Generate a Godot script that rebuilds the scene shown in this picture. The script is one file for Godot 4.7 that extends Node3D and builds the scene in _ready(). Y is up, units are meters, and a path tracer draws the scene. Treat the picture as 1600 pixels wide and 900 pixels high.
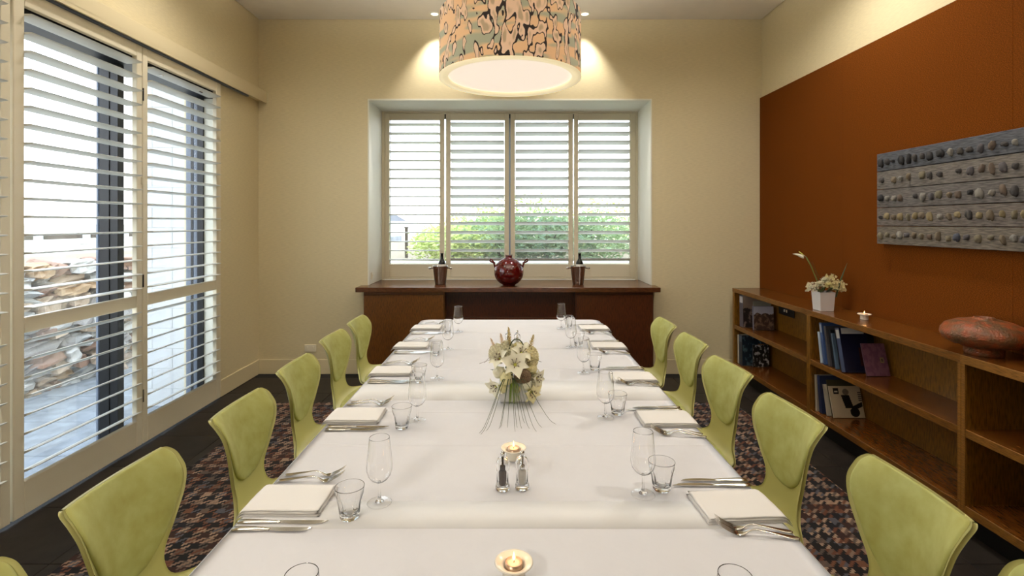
extends Node3D
# A private dining room: long white table, green shell chairs, shuttered windows, drum pendant.
# Right is +x, up is +y, depth into the room is -z (D = -z).

var M := {}
var used := {}
var rng := RandomNumberGenerator.new()
const YT := 0.753
const WALL_D := 5.085
const CEIL := 3.515

func _ready():
	rng.seed = 7
	# ---------- camera ----------
	var cam := Camera3D.new()
	cam.name = "camera"
	cam.position = Vector3(0, 1.5, 0)
	cam.projection = Camera3D.PROJECTION_FRUSTUM
	cam.near = 0.05
	cam.far = 400.0
	cam.size = 0.05 * 900.0 / 800.0
	cam.frustum_offset = Vector2(0.05 * 3.0 / 800.0, -0.05 * 102.0 / 800.0)
	add_child(cam)
	cam.current = true
	# ---------- sky and exposure ----------
	var we := WorldEnvironment.new()
	we.name = "environment"
	var env := Environment.new()
	env.background_mode = Environment.BG_SKY
	var sk := ProceduralSkyMaterial.new()
	sk.sky_top_color = Color(0.86, 0.93, 1.0)
	sk.sky_horizon_color = Color(1.0, 1.0, 1.0)
	sk.ground_horizon_color = Color(0.8, 0.8, 0.78)
	sk.ground_bottom_color = Color(0.5, 0.5, 0.48)
	sk.sky_energy_multiplier = 2.35
	sk.ground_energy_multiplier = 1.0
	var sky := Sky.new()
	sky.sky_material = sk
	env.sky = sky
	env.tonemap_mode = Environment.TONE_MAPPER_LINEAR
	env.tonemap_exposure = 0.83
	env.sdfgi_enabled = true
	env.ssao_enabled = true
	env.ssil_enabled = true
	we.environment = env
	add_child(we)
	# ---------- scene ----------
	make_materials()
	build_room()
	build_outside()
	build_lamps()
	build_shutters()
	build_sideboard()
	build_bookcase()
	build_artwork()
	build_table()
	build_chairs()
	build_settings()
	build_centrepieces()

# ======================================================================= helpers
func V(x: float, y: float, d: float) -> Vector3:
	return Vector3(x, y, -d)

func numbered(n: String) -> String:
	if not used.has(n):
		used[n] = 0
		return n
	used[n] += 1
	return "%s_%03d" % [n, used[n]]

func thing(called: String, label: String, category: String, at := Vector3.ZERO, turn := 0.0, group := "") -> Node3D:
	var o := Node3D.new()
	o.name = numbered(called)
	o.position = at
	o.rotation.y = turn
	o.set_meta("label", label)
	o.set_meta("category", category)
	if group != "":
		o.set_meta("group", group)
	add_child(o)
	return o

func dup(src: Node3D, called: String, label: String, at: Vector3, turn := 0.0) -> Node3D:
	var o: Node3D = src.duplicate()
	o.name = numbered(called)
	add_child(o)
	o.position = at
	o.rotation = Vector3(0, turn, 0)
	o.set_meta("label", label)
	return o

func part(called: String, mesh, mat: Material, parent: Node3D, at := Vector3.ZERO, rot := Vector3.ZERO) -> MeshInstance3D:
	var o := MeshInstance3D.new()
	o.name = called
	var m: Mesh = done(mesh) if mesh is SurfaceTool else mesh
	o.mesh = m
	o.material_override = mat
	o.position = at
	o.rotation = rot
	parent.add_child(o, true)
	return o

func struct(called: String, mesh, mat: Material) -> MeshInstance3D:
	var o := part(numbered(called), mesh, mat, self)
	o.set_meta("kind", "structure")
	return o

func group_struct(called: String) -> Node3D:
	var o := Node3D.new()
	o.name = numbered(called)
	o.set_meta("kind", "structure")
	add_child(o)
	return o

func S(smooth := true) -> SurfaceTool:
	var st := SurfaceTool.new()
	st.begin(Mesh.PRIMITIVE_TRIANGLES)
	st.set_smooth_group(0 if smooth else -1)
	return st

func done(st: SurfaceTool) -> ArrayMesh:
	st.generate_normals()
	return st.commit()

func tri(st: SurfaceTool, a: Vector3, b: Vector3, c: Vector3):  # counter-clockwise seen from outside
	st.add_vertex(a); st.add_vertex(c); st.add_vertex(b)

func quad(st: SurfaceTool, a: Vector3, b: Vector3, c: Vector3, d: Vector3):
	tri(st, a, b, c); tri(st, a, c, d)

func quad_uv(st: SurfaceTool, p: Array, uv: Array):
	for k in [0, 2, 1, 0, 3, 2]:
		st.set_uv(uv[k]); st.add_vertex(p[k])

func face(st: SurfaceTool, p: Array, c: Vector3):
	var n: Vector3 = (p[1] - p[0]).cross(p[2] - p[0])
	if n.dot(p[0] - c) < 0.0:
		p = p.duplicate(); p.reverse()
	for k in range(1, p.size() - 1):
		tri(st, p[0], p[k], p[k + 1])

func box(st: SurfaceTool, c: Vector3, s: Vector3, b := 0.0, xf := Transform3D.IDENTITY):
	# chamfered box; flat faces
	st.set_smooth_group(-1)
	var h := s * 0.5
	var cc := xf * c
	for ax in 3:
		var u := (ax + 1) % 3
		var w := (ax + 2) % 3
		for sg in [-1.0, 1.0]:
			var q := []
			for k in [[-1, -1], [1, -1], [1, 1], [-1, 1]]:
				var p := Vector3.ZERO
				p[ax] = sg * h[ax]
				p[u] = k[0] * (h[u] - b)
				p[w] = k[1] * (h[w] - b)
				q.append(xf * (c + p))
			face(st, q, cc)
	if b <= 0.0:
		return
	for ax in 3:
		var u := (ax + 1) % 3
		var w := (ax + 2) % 3
		for su in [-1.0, 1.0]:
			for sw in [-1.0, 1.0]:
				var q := []
				for k in [[-1, 0], [1, 0], [1, 1], [-1, 1]]:
					var p := Vector3.ZERO
					p[ax] = k[0] * (h[ax] - b)
					p[u] = su * (h[u] - (b if k[1] == 1 else 0.0))
					p[w] = sw * (h[w] - (0.0 if k[1] == 1 else b))
					q.append(xf * (c + p))
				face(st, q, cc)
	for sx in [-1.0, 1.0]:
		for sy in [-1.0, 1.0]:
			for sz in [-1.0, 1.0]:
				var q := []
				for ax in 3:
					var p := Vector3(sx * (h.x - b), sy * (h.y - b), sz * (h.z - b))
					p[ax] = [sx, sy, sz][ax] * h[ax]
					q.append(xf * (c + p))
				face(st, q, cc)

func boxm(s: Vector3, b := 0.003) -> ArrayMesh:
	var st := S(false)
	box(st, Vector3.ZERO, s, b)
	return done(st)

func span(st: SurfaceTool, x0: float, x1: float, y0: float, y1: float, d0: float, d1: float, b := 0.0):
	box(st, Vector3((x0 + x1) / 2, (y0 + y1) / 2, -(d0 + d1) / 2), Vector3(absf(x1 - x0), absf(y1 - y0), absf(d1 - d0)), b)

func lathe(st: SurfaceTool, prof: Array, seg := 24, at := Vector3.ZERO, wob = null):
	# profile of Vector2(radius, height), upwards on the outside
	st.set_smooth_group(0)
	var n := prof.size()
	for i in n - 1:
		for j in seg:
			var q := []
			var uv := []
			for k in [[0, 0], [1, 0], [1, 1], [0, 1]]:
				var p: Vector2 = prof[i + k[0]]
				var a := TAU * float((j + k[1]) % seg) / seg
				var r := p.x
				if wob != null:
					r = wob.call(r, p.y, a)
				q.append(at + Vector3(r * cos(a), p.y, r * sin(a)))
				uv.append(Vector2(float(j + k[1]) / seg, float(i + k[0]) / (n - 1)))
			if prof[i].x > 1e-6 and prof[i + 1].x > 1e-6:
				quad_uv(st, q, uv)
			elif prof[i].x > 1e-6:
				for k in [0, 2, 1] if false else [0, 3, 1]:
					st.set_uv(uv[k]); st.add_vertex(q[k])
			elif prof[i + 1].x > 1e-6:
				for k in [0, 2, 1]:
					st.set_uv(uv[k]); st.add_vertex(q[k])

func tube(st: SurfaceTool, pts: Array, rad: Array, seg := 8, flat := 1.0, caps := true):
	# rad: one radius per point (or a single one); flat squashes the second axis
	st.set_smooth_group(0)
	var n := pts.size()
	var rings := []
	var nx := Vector3.ZERO
	for i in n:
		var t: Vector3 = (pts[mini(i + 1, n - 1)] - pts[maxi(i - 1, 0)]).normalized()
		if i == 0:
			nx = t.cross(Vector3.UP)
			if nx.length() < 0.05:
				nx = t.cross(Vector3.RIGHT)
		nx = (nx - t * nx.dot(t)).normalized()
		var ny := t.cross(nx)
		var r: float = rad[mini(i, rad.size() - 1)]
		var ring := []
		for j in seg:
			var a := TAU * j / seg
			ring.append(pts[i] + nx * (cos(a) * r) + ny * (sin(a) * r * flat))
		rings.append(ring)
	for i in n - 1:
		for j in seg:
			var k := (j + 1) % seg
			quad(st, rings[i][j], rings[i][k], rings[i + 1][k], rings[i + 1][j])
	if caps:
		for j in range(1, seg - 1):
			tri(st, rings[0][0], rings[0][j + 1], rings[0][j])
			tri(st, rings[n - 1][0], rings[n - 1][j], rings[n - 1][j + 1])

func grid(st: SurfaceTool, nu: int, nv: int, f: Callable, facets := false):
	# f(u, v) in 0..1; outside is du x dv
	st.set_smooth_group(-1 if facets else 0)
	for i in nu:
		for j in nv:
			var q := []
			var uv := []
			for k in [[0, 0], [1, 0], [1, 1], [0, 1]]:
				var u := float(i + k[0]) / nu
				var v := float(j + k[1]) / nv
				q.append(f.call(u, v))
				uv.append(Vector2(u, v))
			quad_uv(st, q, uv)

func prism(st: SurfaceTool, poly: Array, x0: float, x1: float):
	# poly of Vector2(z, y), extruded along x
	st.set_smooth_group(-1)
	var c := Vector3((x0 + x1) / 2, 0, 0)
	for p in poly:
		c += Vector3(0, p.y, p.x) / poly.size()
	var n := poly.size()
	for i in n:
		var a: Vector2 = poly[i]
		var b: Vector2 = poly[(i + 1) % n]
		face(st, [Vector3(x0, a.y, a.x), Vector3(x1, a.y, a.x), Vector3(x1, b.y, b.x), Vector3(x0, b.y, b.x)], c)
	for x in [x0, x1]:
		var q := []
		for p in poly:
			q.append(Vector3(x, p.y, p.x))
		face(st, q, c)

func blob(st: SurfaceTool, c: Vector3, r: Vector3, noise: FastNoiseLite, amp: float, nu := 10, nv := 7, seed_at := Vector3.ZERO, sq := 1.0, facets := false):
	# lumpy ellipsoid; sq < 1 makes it squarer
	st.set_smooth_group(0)
	var f := func(u: float, v: float) -> Vector3:
		var a := -TAU * u
		if u >= 1.0:
			a = 0.0
		var b := PI * (v - 0.5)
		var cb := cos(b)
		if v <= 0.0 or v >= 1.0:
			cb = 0.0
		var d := Vector3(cb * cos(a), sin(b), cb * sin(a))
		var e := Vector3(signf(d.x) * pow(absf(d.x), sq), signf(d.y) * pow(absf(d.y), sq), signf(d.z) * pow(absf(d.z), sq))
		var k := 1.0 + amp * noise.get_noise_3dv(d * 60.0 + seed_at)
		return c + e * r * k
	grid(st, nu, nv, f, facets)

func fn(sd: int, freq: float, oct := 4) -> FastNoiseLite:
	var n := FastNoiseLite.new()
	n.seed = sd
	n.noise_type = FastNoiseLite.TYPE_SIMPLEX_SMOOTH
	n.frequency = freq
	n.fractal_octaves = oct
	return n

func catmull(p: Array, t: float):
	var n := p.size() - 1
	var x := clampf(t, 0.0, 1.0) * n
	var i := mini(int(x), n - 1)
	var f := x - i
	var a = p[maxi(i - 1, 0)]
	var b = p[i]
	var c = p[i + 1]
	var d = p[mini(i + 2, n)]
	return 0.5 * (b * 2.0 + (c - a) * f + (a * 2.0 - b * 5.0 + c * 4.0 - d) * f * f + (b * 3.0 - a - c * 3.0 + d) * f * f * f)

# ======================================================================= materials
func tex(sd: int, freq: float, lo: Color, hi: Color, size := 256, oct := 4, mid = null) -> NoiseTexture2D:
	var t := NoiseTexture2D.new()
	t.width = size
	t.height = size
	t.seamless = true
	t.noise = fn(sd, freq, oct)
	var g := Gradient.new()
	g.set_color(0, lo)
	g.set_color(1, hi)
	if mid != null:
		g.add_point(0.5, mid)
	t.color_ramp = g
	return t

func mat(called: String, c: Color, rough := 0.6, metal := 0.0, t: Texture2D = null, scale := Vector3.ONE, world := false) -> StandardMaterial3D:
	var m := StandardMaterial3D.new()
	m.resource_name = called
	m.albedo_color = c
	m.roughness = rough
	m.metallic = metal
	if t != null:
		m.albedo_texture = t
		m.uv1_triplanar = true
		m.uv1_world_triplanar = world
		m.uv1_scale = scale
		m.uv1_triplanar_sharpness = 4.0
	M[called] = m
	return m

func relief(m: StandardMaterial3D, t: Texture2D, cm: float):
	m.heightmap_enabled = true
	m.heightmap_texture = t
	m.heightmap_scale = cm

func g(v: float) -> Color:
	return Color(v, v, v)

func make_materials():
	var soft := tex(3, 0.02, g(0.98), g(1.0), 256, 4)
	var fine := tex(4, 0.12, g(0.93), g(1.0), 256, 3)
	var grain := tex(5, 0.035, g(0.55), g(1.0), 512, 5, g(0.86))
	var patch := tex(6, 0.012, g(0.72), g(1.0), 256, 5)
	var wall := mat("wall_paint", Color(0.875, 0.815, 0.655), 0.75, 0.0, fine, Vector3(0.5, 6.0, 0.5), true)
	relief(wall, fine, 0.05)
	mat("reveal_paint", Color(0.9, 0.89, 0.83), 0.6)
	mat("ceiling_paint", Color(0.90, 0.87, 0.81), 0.85, 0.0, soft, Vector3.ONE, true)
	mat("shutter_paint", Color(0.875, 0.835, 0.735), 0.42)
	mat("louver_paint", Color(0.85, 0.85, 0.82), 0.4)
	mat("trim_paint", Color(0.86, 0.80, 0.65), 0.5)
	mat("dark_gap", Color(0.06, 0.055, 0.05), 0.9)
	var ft := mat("floor_tile", Color(0.19, 0.165, 0.145), 0.5, 0.0, patch, Vector3(2, 2, 2), true)
	ft.metallic_specular = 0.35
	mat("grout", Color(0.13, 0.12, 0.11), 0.9)
	var weave := tex(8, 0.16, g(0.5), g(1.0), 512, 3)
	var pan := mat("brown_fabric", Color(0.56, 0.305, 0.10), 0.9, 0.0, weave, Vector3(1.2, 4.5, 1.2), true)
	pan.metallic_specular = 0.12
	relief(pan, weave, 0.12)
	mat("walnut", Color(0.47, 0.28, 0.07), 0.35, 0.0, grain, Vector3(7, 0.8, 7))
	mat("walnut_red", Color(0.36, 0.18, 0.07), 0.35, 0.0, grain, Vector3(6, 0.7, 6))
	var wt := mat("walnut_top", Color(0.42, 0.24, 0.13), 0.22, 0.0, grain, Vector3(0.8, 7, 7))
	wt.metallic_specular = 0.6
	mat("shelf_wood", Color(0.57, 0.38, 0.09), 0.4, 0.0, grain, Vector3(6, 0.7, 6))
	mat("shelf_wood_long", Color(0.53, 0.34, 0.11), 0.35, 0.0, grain, Vector3(7, 7, 0.7))
	mat("shelf_top", Color(0.50, 0.29, 0.11), 0.2, 0.0, grain, Vector3(6, 6, 0.7))
	mat("front_edge", Color(0.62, 0.42, 0.17), 0.35, 0.0, grain, Vector3(12, 12, 1.0))  # same wood as the shelves, lightened where front edges catch the light
	mat("chair_shell", Color(0.75, 0.73, 0.46), 0.38)
	var sued := tex(9, 0.012, Color(0.90, 0.87, 0.74), Color(0.99, 1.0, 1.0), 256, 5)
	var pad := mat("chair_pad", Color(0.70, 0.705, 0.43), 0.75, 0.0, sued, Vector3(4, 4, 4))
	pad.rim_enabled = true
	pad.rim = 0.35
	pad.rim_tint = 0.5
	mat("chrome", Color(0.85, 0.85, 0.84), 0.12, 1.0)
	mat("steel", Color(0.78, 0.765, 0.73), 0.17, 1.0)
	mat("bucket_steel", Color(0.66, 0.63, 0.6), 0.2, 1.0)
	mat("black_frame", Color(0.06, 0.054, 0.054), 0.4)
	mat("blue_frame", Color(0.17, 0.2, 0.26), 0.35)
	mat("grey_frame", Color(0.42, 0.45, 0.5), 0.4)
	var pane := mat("window_glass", Color(1, 1, 1, 0.04), 0.0)
	pane.transparency = BaseMaterial3D.TRANSPARENCY_ALPHA
	var th := mat("thin_glass", Color(0.95, 0.97, 0.96, 0.03), 0.0)
	th.transparency = BaseMaterial3D.TRANSPARENCY_ALPHA
	th.metallic_specular = 0.7
	var so := mat("solid_glass", Color(1, 1, 1, 0.0), 0.0)
	so.refraction_enabled = true
	so.refraction_scale = 0.05
	so.transparency = BaseMaterial3D.TRANSPARENCY_ALPHA
	var cl := mat("cloth", Color(0.875, 0.87, 0.88), 0.9, 0.0, tex(12, 0.02, g(0.99), g(1.0), 256, 4), Vector3(2, 2, 2), true)
	cl.rim_enabled = true
	cl.rim = 0.15
	mat("cloth_hem", Color(0.92, 0.915, 0.91), 0.9)
	mat("napkin", Color(0.935, 0.92, 0.90), 0.9)
	mat("porcelain", Color(0.93, 0.90, 0.83), 0.18)
	mat("vase_white", Color(0.88, 0.87, 0.86), 0.35)
	var wax := mat("wax", Color(0.95, 0.78, 0.68), 0.45)
	wax.subsurf_scatter_enabled = true
	wax.subsurf_scatter_strength = 0.4
	mat("tin", Color(0.8, 0.7, 0.6), 0.35, 0.8)
	mat("wick", Color(0.1, 0.08, 0.07), 0.9)
	var fl := mat("flame", Color(1.0, 0.9, 0.7), 0.5)
	fl.emission_enabled = true
	fl.emission = Color(1.0, 0.82, 0.55)
	fl.emission_energy_multiplier = 4.0
	mat("pepper", Color(0.46, 0.37, 0.29), 0.9, 0.0, tex(15, 0.25, g(0.3), g(1.0), 128, 2), Vector3(30, 30, 30))
	mat("salt", Color(0.93, 0.91, 0.87), 0.9)
	mat("red_glaze", Color(0.33, 0.035, 0.03), 0.08, 0.0, tex(16, 0.01, g(0.94), g(1.0)), Vector3(4, 4, 4)).metallic_specular = 0.6
	mat("bottle_glass", Color(0.03, 0.035, 0.025), 0.08)
	mat("bottle_label", Color(0.9, 0.88, 0.84), 0.6)
	var clay := mat("clay", Color(0.66, 0.50, 0.38), 0.45, 0.0, tex(17, 0.012, Color(0.5, 0.54, 0.44), Color(1.0, 0.58, 0.32), 256, 6, Color(0.72, 0.60, 0.48)), Vector3(5, 5, 5))
	relief(clay, tex(18, 0.06, g(0.0), g(1.0), 256, 4), 0.35)
	mat("socket", Color(0.9, 0.86, 0.76), 0.4)
	mat("black_plastic", Color(0.06, 0.055, 0.05), 0.4)
	var tim := tex(19, 0.03, g(0.5), g(1.0), 512, 6, g(0.8))
	for k in 5:
		var c: Color = [Color(0.40, 0.41, 0.44), Color(0.53, 0.50, 0.47), Color(0.49, 0.465, 0.45), Color(0.52, 0.48, 0.45), Color(0.53, 0.49, 0.44)][k]
		relief(mat("old_board_%d" % k, c, 0.8, 0.0, tim, Vector3(5, 9, 0.9)), tim, 0.12)
	var speck := tex(21, 0.09, g(0.55), g(1.0), 128, 4)
	var sc := [Color(0.2, 0.19, 0.19), Color(0.34, 0.32, 0.31), Color(0.64, 0.62, 0.58), Color(0.55, 0.49, 0.40), Color(0.66, 0.59, 0.43), Color(0.44, 0.42, 0.43), Color(0.6, 0.56, 0.46), Color(0.5, 0.43, 0.37), Color(0.38, 0.40, 0.46)]
	for k in sc.size():
		mat("pebble_%d" % k, sc[k], 0.7, 0.0, speck, Vector3(12, 12, 12))
	var rockt := tex(22, 0.035, g(0.68), g(1.0), 256, 5)
	var rc := [Color(0.88, 0.88, 0.88), Color(0.90, 0.80, 0.70), Color(0.76, 0.74, 0.73), Color(0.88, 0.74, 0.58), Color(0.95, 0.94, 0.92), Color(0.70, 0.55, 0.46)]
	for k in rc.size():
		relief(mat("rock_%d" % k, rc[k], 0.9, 0.0, rockt, Vector3(3, 3, 3)), rockt, 1.2)
	mat("paver", Color(0.585, 0.61, 0.635), 0.8, 0.0, patch, Vector3(1.5, 1.5, 1.5), true)
	mat("sand", Color(0.72, 0.69, 0.61), 0.95, 0.0, patch, Vector3(0.2, 0.2, 0.2), true)
	mat("asphalt", Color(0.58, 0.60, 0.63), 0.9, 0.0, patch, Vector3(0.4, 0.4, 0.4), true)
	mat("block", Color(0.80, 0.805, 0.80), 0.85, 0.0, soft, Vector3(2, 2, 2), true)
	mat("mortar", Color(0.60, 0.60, 0.59), 0.95)
	mat("house_wall", Color(0.88, 0.88, 0.87), 0.8)
	mat("roof_slate", Color(0.3, 0.3, 0.32), 0.8)
	mat("post_wood", Color(0.3, 0.26, 0.22), 0.9)
	mat("soil", Color(0.5, 0.45, 0.36), 0.95)
	for k in 4:
		var c: Color = [Color(0.74, 0.80, 0.55), Color(0.60, 0.70, 0.55), Color(0.84, 0.88, 0.60), Color(0.50, 0.62, 0.52)][k]
		var lf := mat("leaf_%d" % k, c, 0.5)
		lf.backlight_enabled = true
		lf.backlight = Color(0.5, 0.55, 0.35)
	mat("leaf_dark", Color(0.2, 0.26, 0.11), 0.45)
	mat("stem_green", Color(0.45, 0.5, 0.22), 0.5)
	mat("grass_green", Color(0.25, 0.29, 0.15), 0.5)
	mat("grass_fresh", Color(0.52, 0.6, 0.22), 0.5)
	var pt := mat("petal", Color(0.94, 0.92, 0.82), 0.6)
	pt.backlight_enabled = true
	pt.backlight = Color(0.3, 0.3, 0.25)
	var pc := mat("petal_cream", Color(0.93, 0.89, 0.68), 0.6)
	pc.backlight_enabled = true
	pc.backlight = Color(0.3, 0.28, 0.2)
	mat("petal_throat", Color(0.80, 0.80, 0.35), 0.6)
	mat("stamen", Color(0.3, 0.16, 0.06), 0.7)
	mat("plume", Color(0.80, 0.72, 0.50), 0.8)
	mat("plume_cream", Color(0.95, 0.91, 0.74), 0.8)
	mat("plume_pink", Color(0.93, 0.85, 0.76), 0.8)
	relief(mat("wicker", Color(0.70, 0.57, 0.42), 0.8, 0.0, tex(25, 0.12, g(0.3), g(1.0), 128, 2), Vector3(14, 14, 14)), tex(25, 0.12, g(0.0), g(1.0), 128, 2), 0.3)
	mat("page", Color(0.85, 0.82, 0.74), 0.8)

# ======================================================================= room
func build_room():
	# floor: a bed with tiles of its own, and the inset carpet
	var bed := S(false)
	span(bed, -2.8, 2.8, -0.2, -0.005, -2.3, 5.4)
	var fl := struct("floor", bed, M.grout)
	var tile := boxm(Vector3(0.447, 0.008, 0.447), 0.0015)
	for i in 12:
		for j in 17:
			var x := -2.475 + 0.45 * (i + 0.5)
			var d := -2.25 + 0.45 * (j + 0.5)
			if x > 2.5 or d > 5.1:
				continue
			if absf(x + 0.05) < 1.6 and d < 3.9:
				continue
			part("tile", tile, M.floor_tile, fl, V(x, -0.004, d))
	var cp := S(false)
	span(cp, -1.96, 1.86, -0.004, 0.007, -2.2, 4.25, 0.003)
	var carpet := part("carpet", cp, carpet_material(), self)
	carpet.set_meta("label", "wall to wall inset carpet woven in small brown, rust and black houndstooth")
	carpet.set_meta("category", "carpet")
	# walls
	var bk := S(false)
	span(bk, -2.8, -1.41, 0, 3.7, WALL_D, 5.76)
	span(bk, 1.405, 2.8, 0, 3.7, WALL_D, 5.76)
	span(bk, -1.41, 1.405, 0, 0.834, WALL_D, 5.76)
	span(bk, -1.41, 1.405, 2.727, 3.7, WALL_D, 5.76)
	struct("wall_back", bk, M.wall_paint)
	var lf := S(false)
	span(lf, -2.8, -2.5, 0, 3.7, 4.40, WALL_D)
	span(lf, -2.8, -2.5, 0, 3.7, -2.2, 1.62)
	span(lf, -2.8, -2.5, 2.64, 3.7, 1.62, 4.40)
	struct("wall_left", lf, M.wall_paint)
	var rt := S(false)
	span(rt, 2.5, 2.8, 0, 3.7, -2.2, WALL_D)
	struct("wall_right", rt, M.wall_paint)
	var fr := S(false)
	span(fr, -2.8, 2.8, 0, 3.7, -2.5, -2.2)
	struct("wall_front", fr, M.wall_paint)
	# ceiling with a shadow gap round its edge
	var ce := S(false)
	span(ce, -2.8, 2.8, CEIL + 0.03, 3.8, -2.5, 5.76)
	span(ce, -2.488, 2.488, CEIL, CEIL + 0.03, -2.188, WALL_D - 0.012)
	struct("ceiling", ce, M.ceiling_paint)
	# reveals of the window recess
	var rv := S(false)
	span(rv, -1.413, -1.40, 0.882, 2.73, WALL_D - 0.003, 5.60)
	span(rv, 1.395, 1.408, 0.882, 2.73, WALL_D - 0.003, 5.60)
	span(rv, -1.40, 1.395, 2.715, 2.73, WALL_D - 0.003, 5.60)
	struct("trim_1", rv, M.reveal_paint)
	# baseboards
	var bb := S(false)
	span(bb, -2.488, 2.488, 0, 0.143, 5.073, WALL_D, 0.002)
	struct("baseboard_back", bb, M.trim_paint)
	var bl := S(false)
	span(bl, -2.5, -2.488, 0, 0.143, 4.41, WALL_D, 0.002)
	struct("baseboard_left", bl, M.trim_paint)
	# pelmet that hides the shutter track
	var pl := S(false)
	span(pl, -2.5, -2.415, 2.705, 2.80, 1.0, WALL_D - 0.002, 0.002)
	span(pl, -2.428, -2.415, 2.685, 2.71, 1.0, WALL_D - 0.002, 0.001)
	struct("trim_2", pl, M.trim_paint)
	var tr := S(false)
	span(tr, -2.475, -2.45, 2.682, 2.706, 1.0, 4.8)
	struct("trim_3", tr, M.grey_frame)
	# fabric panels on the right wall, each a board of its own
	var wp := group_struct("trim_4")
	var d1 := 5.075
	for d0 in [3.815, 2.52, 1.24, 0.0]:
		var st := S(false)
		span(st, 2.475, 2.5, 0.3, 2.735, d0 + 0.0003, d1 - 0.0003, 0.0008)
		part("fabric_panel", st, M.brown_fabric, wp)
		d1 = d0
	# power points
	for s in [["double white power socket low on the back wall behind the green chairs", Vector3(-1.98, 0.255, -5.08), Vector3(0.115, 0.07, 0.01), 0], ["small white switch plate on the left side of the window recess", Vector3(-1.396, 0.965, -5.17), Vector3(0.008, 0.07, 0.045), 1]]:
		var t := thing("wall_socket", s[0], "socket", s[1])
		part("plate", boxm(s[2], 0.002), M.socket, t)
		var off := Vector3(0, 0.008, 0.006) if s[3] == 0 else Vector3(0.005, 0, 0)
		part("switch", boxm(Vector3(0.012, 0.02, 0.004), 0.001), M.socket, t, off + (Vector3(-0.03, 0, 0) if s[3] == 0 else Vector3.ZERO))
		if s[3] == 0:
			part("switch", boxm(Vector3(0.012, 0.02, 0.004), 0.001), M.socket, t, off + Vector3(0.03, 0, 0))
	# sliding glass door outside the left shutters
	var door := group_struct("door_1")
	var f := S(false)
	span(f, -2.77, -2.505, 2.56, 2.64, 1.62, 4.40, 0.002)
	part("door_head", f, M.black_frame, door)
	f = S(false)
	span(f, -2.77, -2.62, -0.02, 0.02, 1.62, 4.40, 0.002)
	part("door_sill", f, M.black_frame, door)
	for e in [[-2.77, -2.725, "grey_frame"], [-2.725, -2.705, "black_frame"], [-2.705, -2.67, "grey_frame"], [-2.67, -2.62, "black_frame"]]:
		f = S(false)
		span(f, e[0], e[1], 0.02, 2.56, 4.375 - (0.006 if e[2] == "black_frame" else 0.0), 4.40)
		part("door_jamb", f, M[e[2]], door)
	f = S(false)
	span(f, -2.77, -2.62, 0.02, 2.56, 1.62, 1.66)
	part("door_jamb", f, M.black_frame, door)
	for e in [[-2.775, -2.76, 3.43, 3.50, "grey_frame"], [-2.76, -2.745, 3.44, 3.50, "blue_frame"], [-2.745, -2.736, 3.43, 3.50, "grey_frame"], [-2.736, -2.67, 3.41, 3.47, "black_frame"], [-2.67, -2.615, 3.415, 3.47, "black_frame"]]:
		f = S(false)
		span(f, e[0], e[1] - 0.0005, 0.02, 2.56, e[2], e[3], 0.002)
		part("meeting_stile", f, M[e[4]], door)
	f = S(false)
	span(f, -2.757, -2.753, 0.02, 2.56, 1.66, 3.45)
	part("pane", f, M.window_glass, door)
	f = S(false)
	span(f, -2.692, -2.688, 0.02, 2.56, 3.46, 4.372)
	part("pane", f, M.window_glass, door)
	# white lining between the door and the room
	var ln := S(false)
	span(ln, -2.62, -2.497, 0.0, 2.64, 4.385, 4.405)
	struct("trim_5", ln, M.reveal_paint)
	# window behind the back shutters
	var win := group_struct("window_1")
	f = S(false)
	span(f, -1.41, -1.34, 0.882, 2.727, 5.70, 5.75, 0.002)
	span(f, 1.335, 1.405, 0.882, 2.727, 5.70, 5.75, 0.002)
	span(f, -1.34, 1.335, 0.882, 1.0, 5.70, 5.75, 0.002)
	span(f, -1.34, 1.335, 2.66, 2.727, 5.70, 5.75, 0.002)
	part("frame", f, M.black_frame, win)
	f = S(false)
	span(f, -0.03, 0.03, 1.0, 2.66, 5.70, 5.75, 0.002)
	part("mullion", f, M.grey_frame, win)
	f = S(false)
	span(f, -1.34, 1.335, 1.0, 2.66, 5.723, 5.727)
	part("pane", f, M.window_glass, win)
	# cream frame round the back shutters
	var sf := S(false)
	span(sf, -1.40, -1.372, 0.882, 2.715, 5.59, 5.66, 0.002)
	span(sf, 1.372, 1.395, 0.882, 2.715, 5.59, 5.66, 0.002)
	span(sf, -1.372, 1.372, 2.70, 2.715, 5.59, 5.66, 0.002)
	span(sf, -1.372, 1.372, 0.882, 0.905, 5.585, 5.66, 0.002)
	struct("trim_6", sf, M.shutter_paint)

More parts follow.
